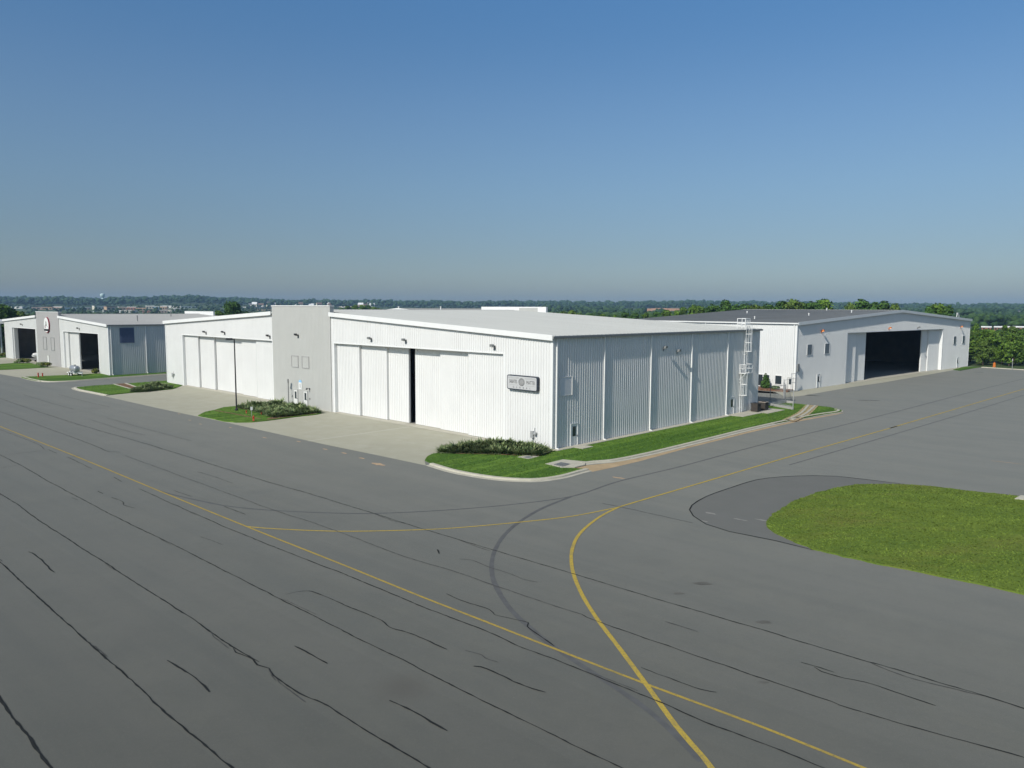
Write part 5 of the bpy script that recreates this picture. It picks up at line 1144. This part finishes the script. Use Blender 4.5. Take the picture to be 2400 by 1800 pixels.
# brick buildings with white roofs at the right
for i, (px, w) in enumerate(((2315, 16), (2341, 10), (2369, 26), (2396, 26))):
    c = AZ(px, 520); k = 520/1761; zt = hgt(px, 764.5, 520); R = empty('brick_building', (c[0], c[1], -.2), -math.atan2(c[0], c[1]), ['brick building with a white roof edge, leftmost in the row above the wood', 'smallest brick building with a white roof edge above the wood', 'long brick building with a white roof edge above the wood', 'brick building with a white roof edge cut by the right border'][i], 'building')
    ww = w*k; zt = max(zt, 2.6); b = MB(); b.box(-ww/2, ww/2, 0, 8, 0, zt-.55); b.build('wall', 'h_brick', R); b = MB(); b.box(-ww/2-.3, ww/2+.3, -.4, 8.4, zt-.548, zt+.1); b.build('roof', 'r_white', R)
    for j in range(max(2, int(ww/1.6))):
        u = -ww/2+(j+.5)*ww/max(2, int(ww/1.6)); b = MB(); b.box(u-.4, u+.4, -.06, -.005, zt-1.9, zt-.9); b.build('window', 'glass', R)
# white shed at the left edge
c = AZ(-20, 235); zt = hgt(0, 750.5, 235)
R = empty('open_shed', (c[0], c[1], 0), C_ANG, 'white roofed open shed at the left border behind the small hangar', 'shed')
b = MB(); b.box(-14, 8, -5, 5, zt-.75, zt); b.build('roof', 'trim', R)
for x in (-13, -6, 1, 7.5):
    for y in (-4.6, 4.6):
        b = MB(); b.box(x-.15, x+.15, y-.15, y+.15, 0, zt-.752); b.build('column', 'trim', R)
# water tower
x, y = AZ(241.5, 2500); zg = terrain(x, y); zt = hgt(241.5, 687.5, 2500); hh = zt-zg
R = empty('water_tower', (x, y, zg), 0, 'pale teal water tower rising above the forest on the left skyline', 'water tower')
b = MB(); b.lathe([(2.5, hh-13), (5.6, hh-9.5), (6.6, hh-6), (6.3, hh-3), (4.5, hh-.8), (1, hh)], n=24); b.build('tank', 'teal', R, True)
b = MB(); b.lathe([(4.2, 0), (3.2, 4), (3.0, hh-13.1)], n=20); b.build('stem', 'teal', R, True)
b = MB(); b.lathe([(.25, hh+.01), (.25, hh+1.5)], n=8); b.build('beacon', 'lampgy', R)

# ------------------------------------------------------------------ light, sky, air
SUN_AZ, SUN_EL = math.radians(230.9), math.radians(36.8)
sd = Vector((math.cos(SUN_AZ)*math.cos(SUN_EL), math.sin(SUN_AZ)*math.cos(SUN_EL), math.sin(SUN_EL)))
sl = bpy.data.lights.new('sun', 'SUN'); sl.energy = 4.15; sl.angle = math.radians(.53); sl.color = (1.0, .95, .865)
so = bpy.data.objects.new('sun', sl); COL.objects.link(so); so.rotation_euler = sd.to_track_quat('Z', 'Y').to_euler(); so.location = (-40, -60, 60)
w = bpy.data.worlds.new('World'); SC.world = w; w.use_nodes = True
N = w.node_tree.nodes; L = w.node_tree.links; bg = N['Background']
sky = N.new('ShaderNodeTexSky'); sky.sky_type = 'NISHITA'; sky.sun_disc = False; sky.sun_elevation = SUN_EL; sky.sun_rotation = pi/2-SUN_AZ
sky.altitude = 200; sky.air_density = 1.0; sky.dust_density = 1.6; sky.ozone_density = 1.5
tcw = N.new('ShaderNodeTexCoord'); sx = N.new('ShaderNodeSeparateXYZ'); L.new(tcw.outputs['Generated'], sx.inputs['Vector'])
ramp = N.new('ShaderNodeValToRGB'); el = ramp.color_ramp.elements
for i, (p, c) in enumerate(((0.0, (.90, 1.04, 1.32)), (.03, (.88, 1.01, 1.2)), (.075, (.73, .83, .98)), (.15, (.85, .99, 1.08)), (.25, (.88, 1.11, 1.28)), (.34, (.70, 1.10, 1.36)), (.43, (.66, 1.10, 1.40)), (.62, (.95, .98, 1.0)), (.9, (1.0, .97, .88)))):
    e = el[i] if i < 1 else (el[1] if i == 1 else el.new(p)); e.position = p; k_ = .835 if p < .4 else 1; e.color = (c[0]*k_*.5, c[1]*k_*.5, c[2]*k_*.5, 1)
ramp.color_ramp.interpolation = 'B_SPLINE'; L.new(sx.outputs['Z'], ramp.inputs['Fac'])
mw = N.new('ShaderNodeMixRGB'); mw.blend_type = 'MULTIPLY'; mw.inputs['Fac'].default_value = 1
L.new(sky.outputs['Color'], mw.inputs[1]); L.new(ramp.outputs['Color'], mw.inputs[2]); dbl = N.new('ShaderNodeVectorMath'); dbl.operation = 'SCALE'; dbl.inputs['Scale'].default_value = 2.0; L.new(mw.outputs['Color'], dbl.inputs[0]); L.new(dbl.outputs['Vector'], bg.inputs['Color']); bg.inputs['Strength'].default_value = .096
HAZE = 0.00014
if HAZE:
    b = MB(); b.box(-5000, 5000, -600, 4200, -40, 75)
    hz = b.build('haze', 'trim'); tag(hz, 'thin blue haze over the whole landscape', 'haze', kind='stuff')
    hm = bpy.data.materials.new('thin_haze'); hm.use_nodes = True; nt = hm.node_tree; nt.nodes.clear()
    out = nt.nodes.new('ShaderNodeOutputMaterial'); pv = nt.nodes.new('ShaderNodeVolumePrincipled')
    pv.inputs['Color'].default_value = (.42, .68, 1.0, 1); pv.inputs['Density'].default_value = HAZE; pv.inputs['Anisotropy'].default_value = 0
    nt.links.new(pv.outputs['Volume'], out.inputs['Volume']); hz.data.materials.clear(); hz.data.materials.append(hm)
vs = SC.view_settings; vs.view_transform = 'Standard'; vs.look = 'None'; vs.exposure = 0; vs.gamma = 1
SC.cycles.max_bounces = 6; SC.cycles.volume_bounces = 0; SC.cycles.use_denoising = True
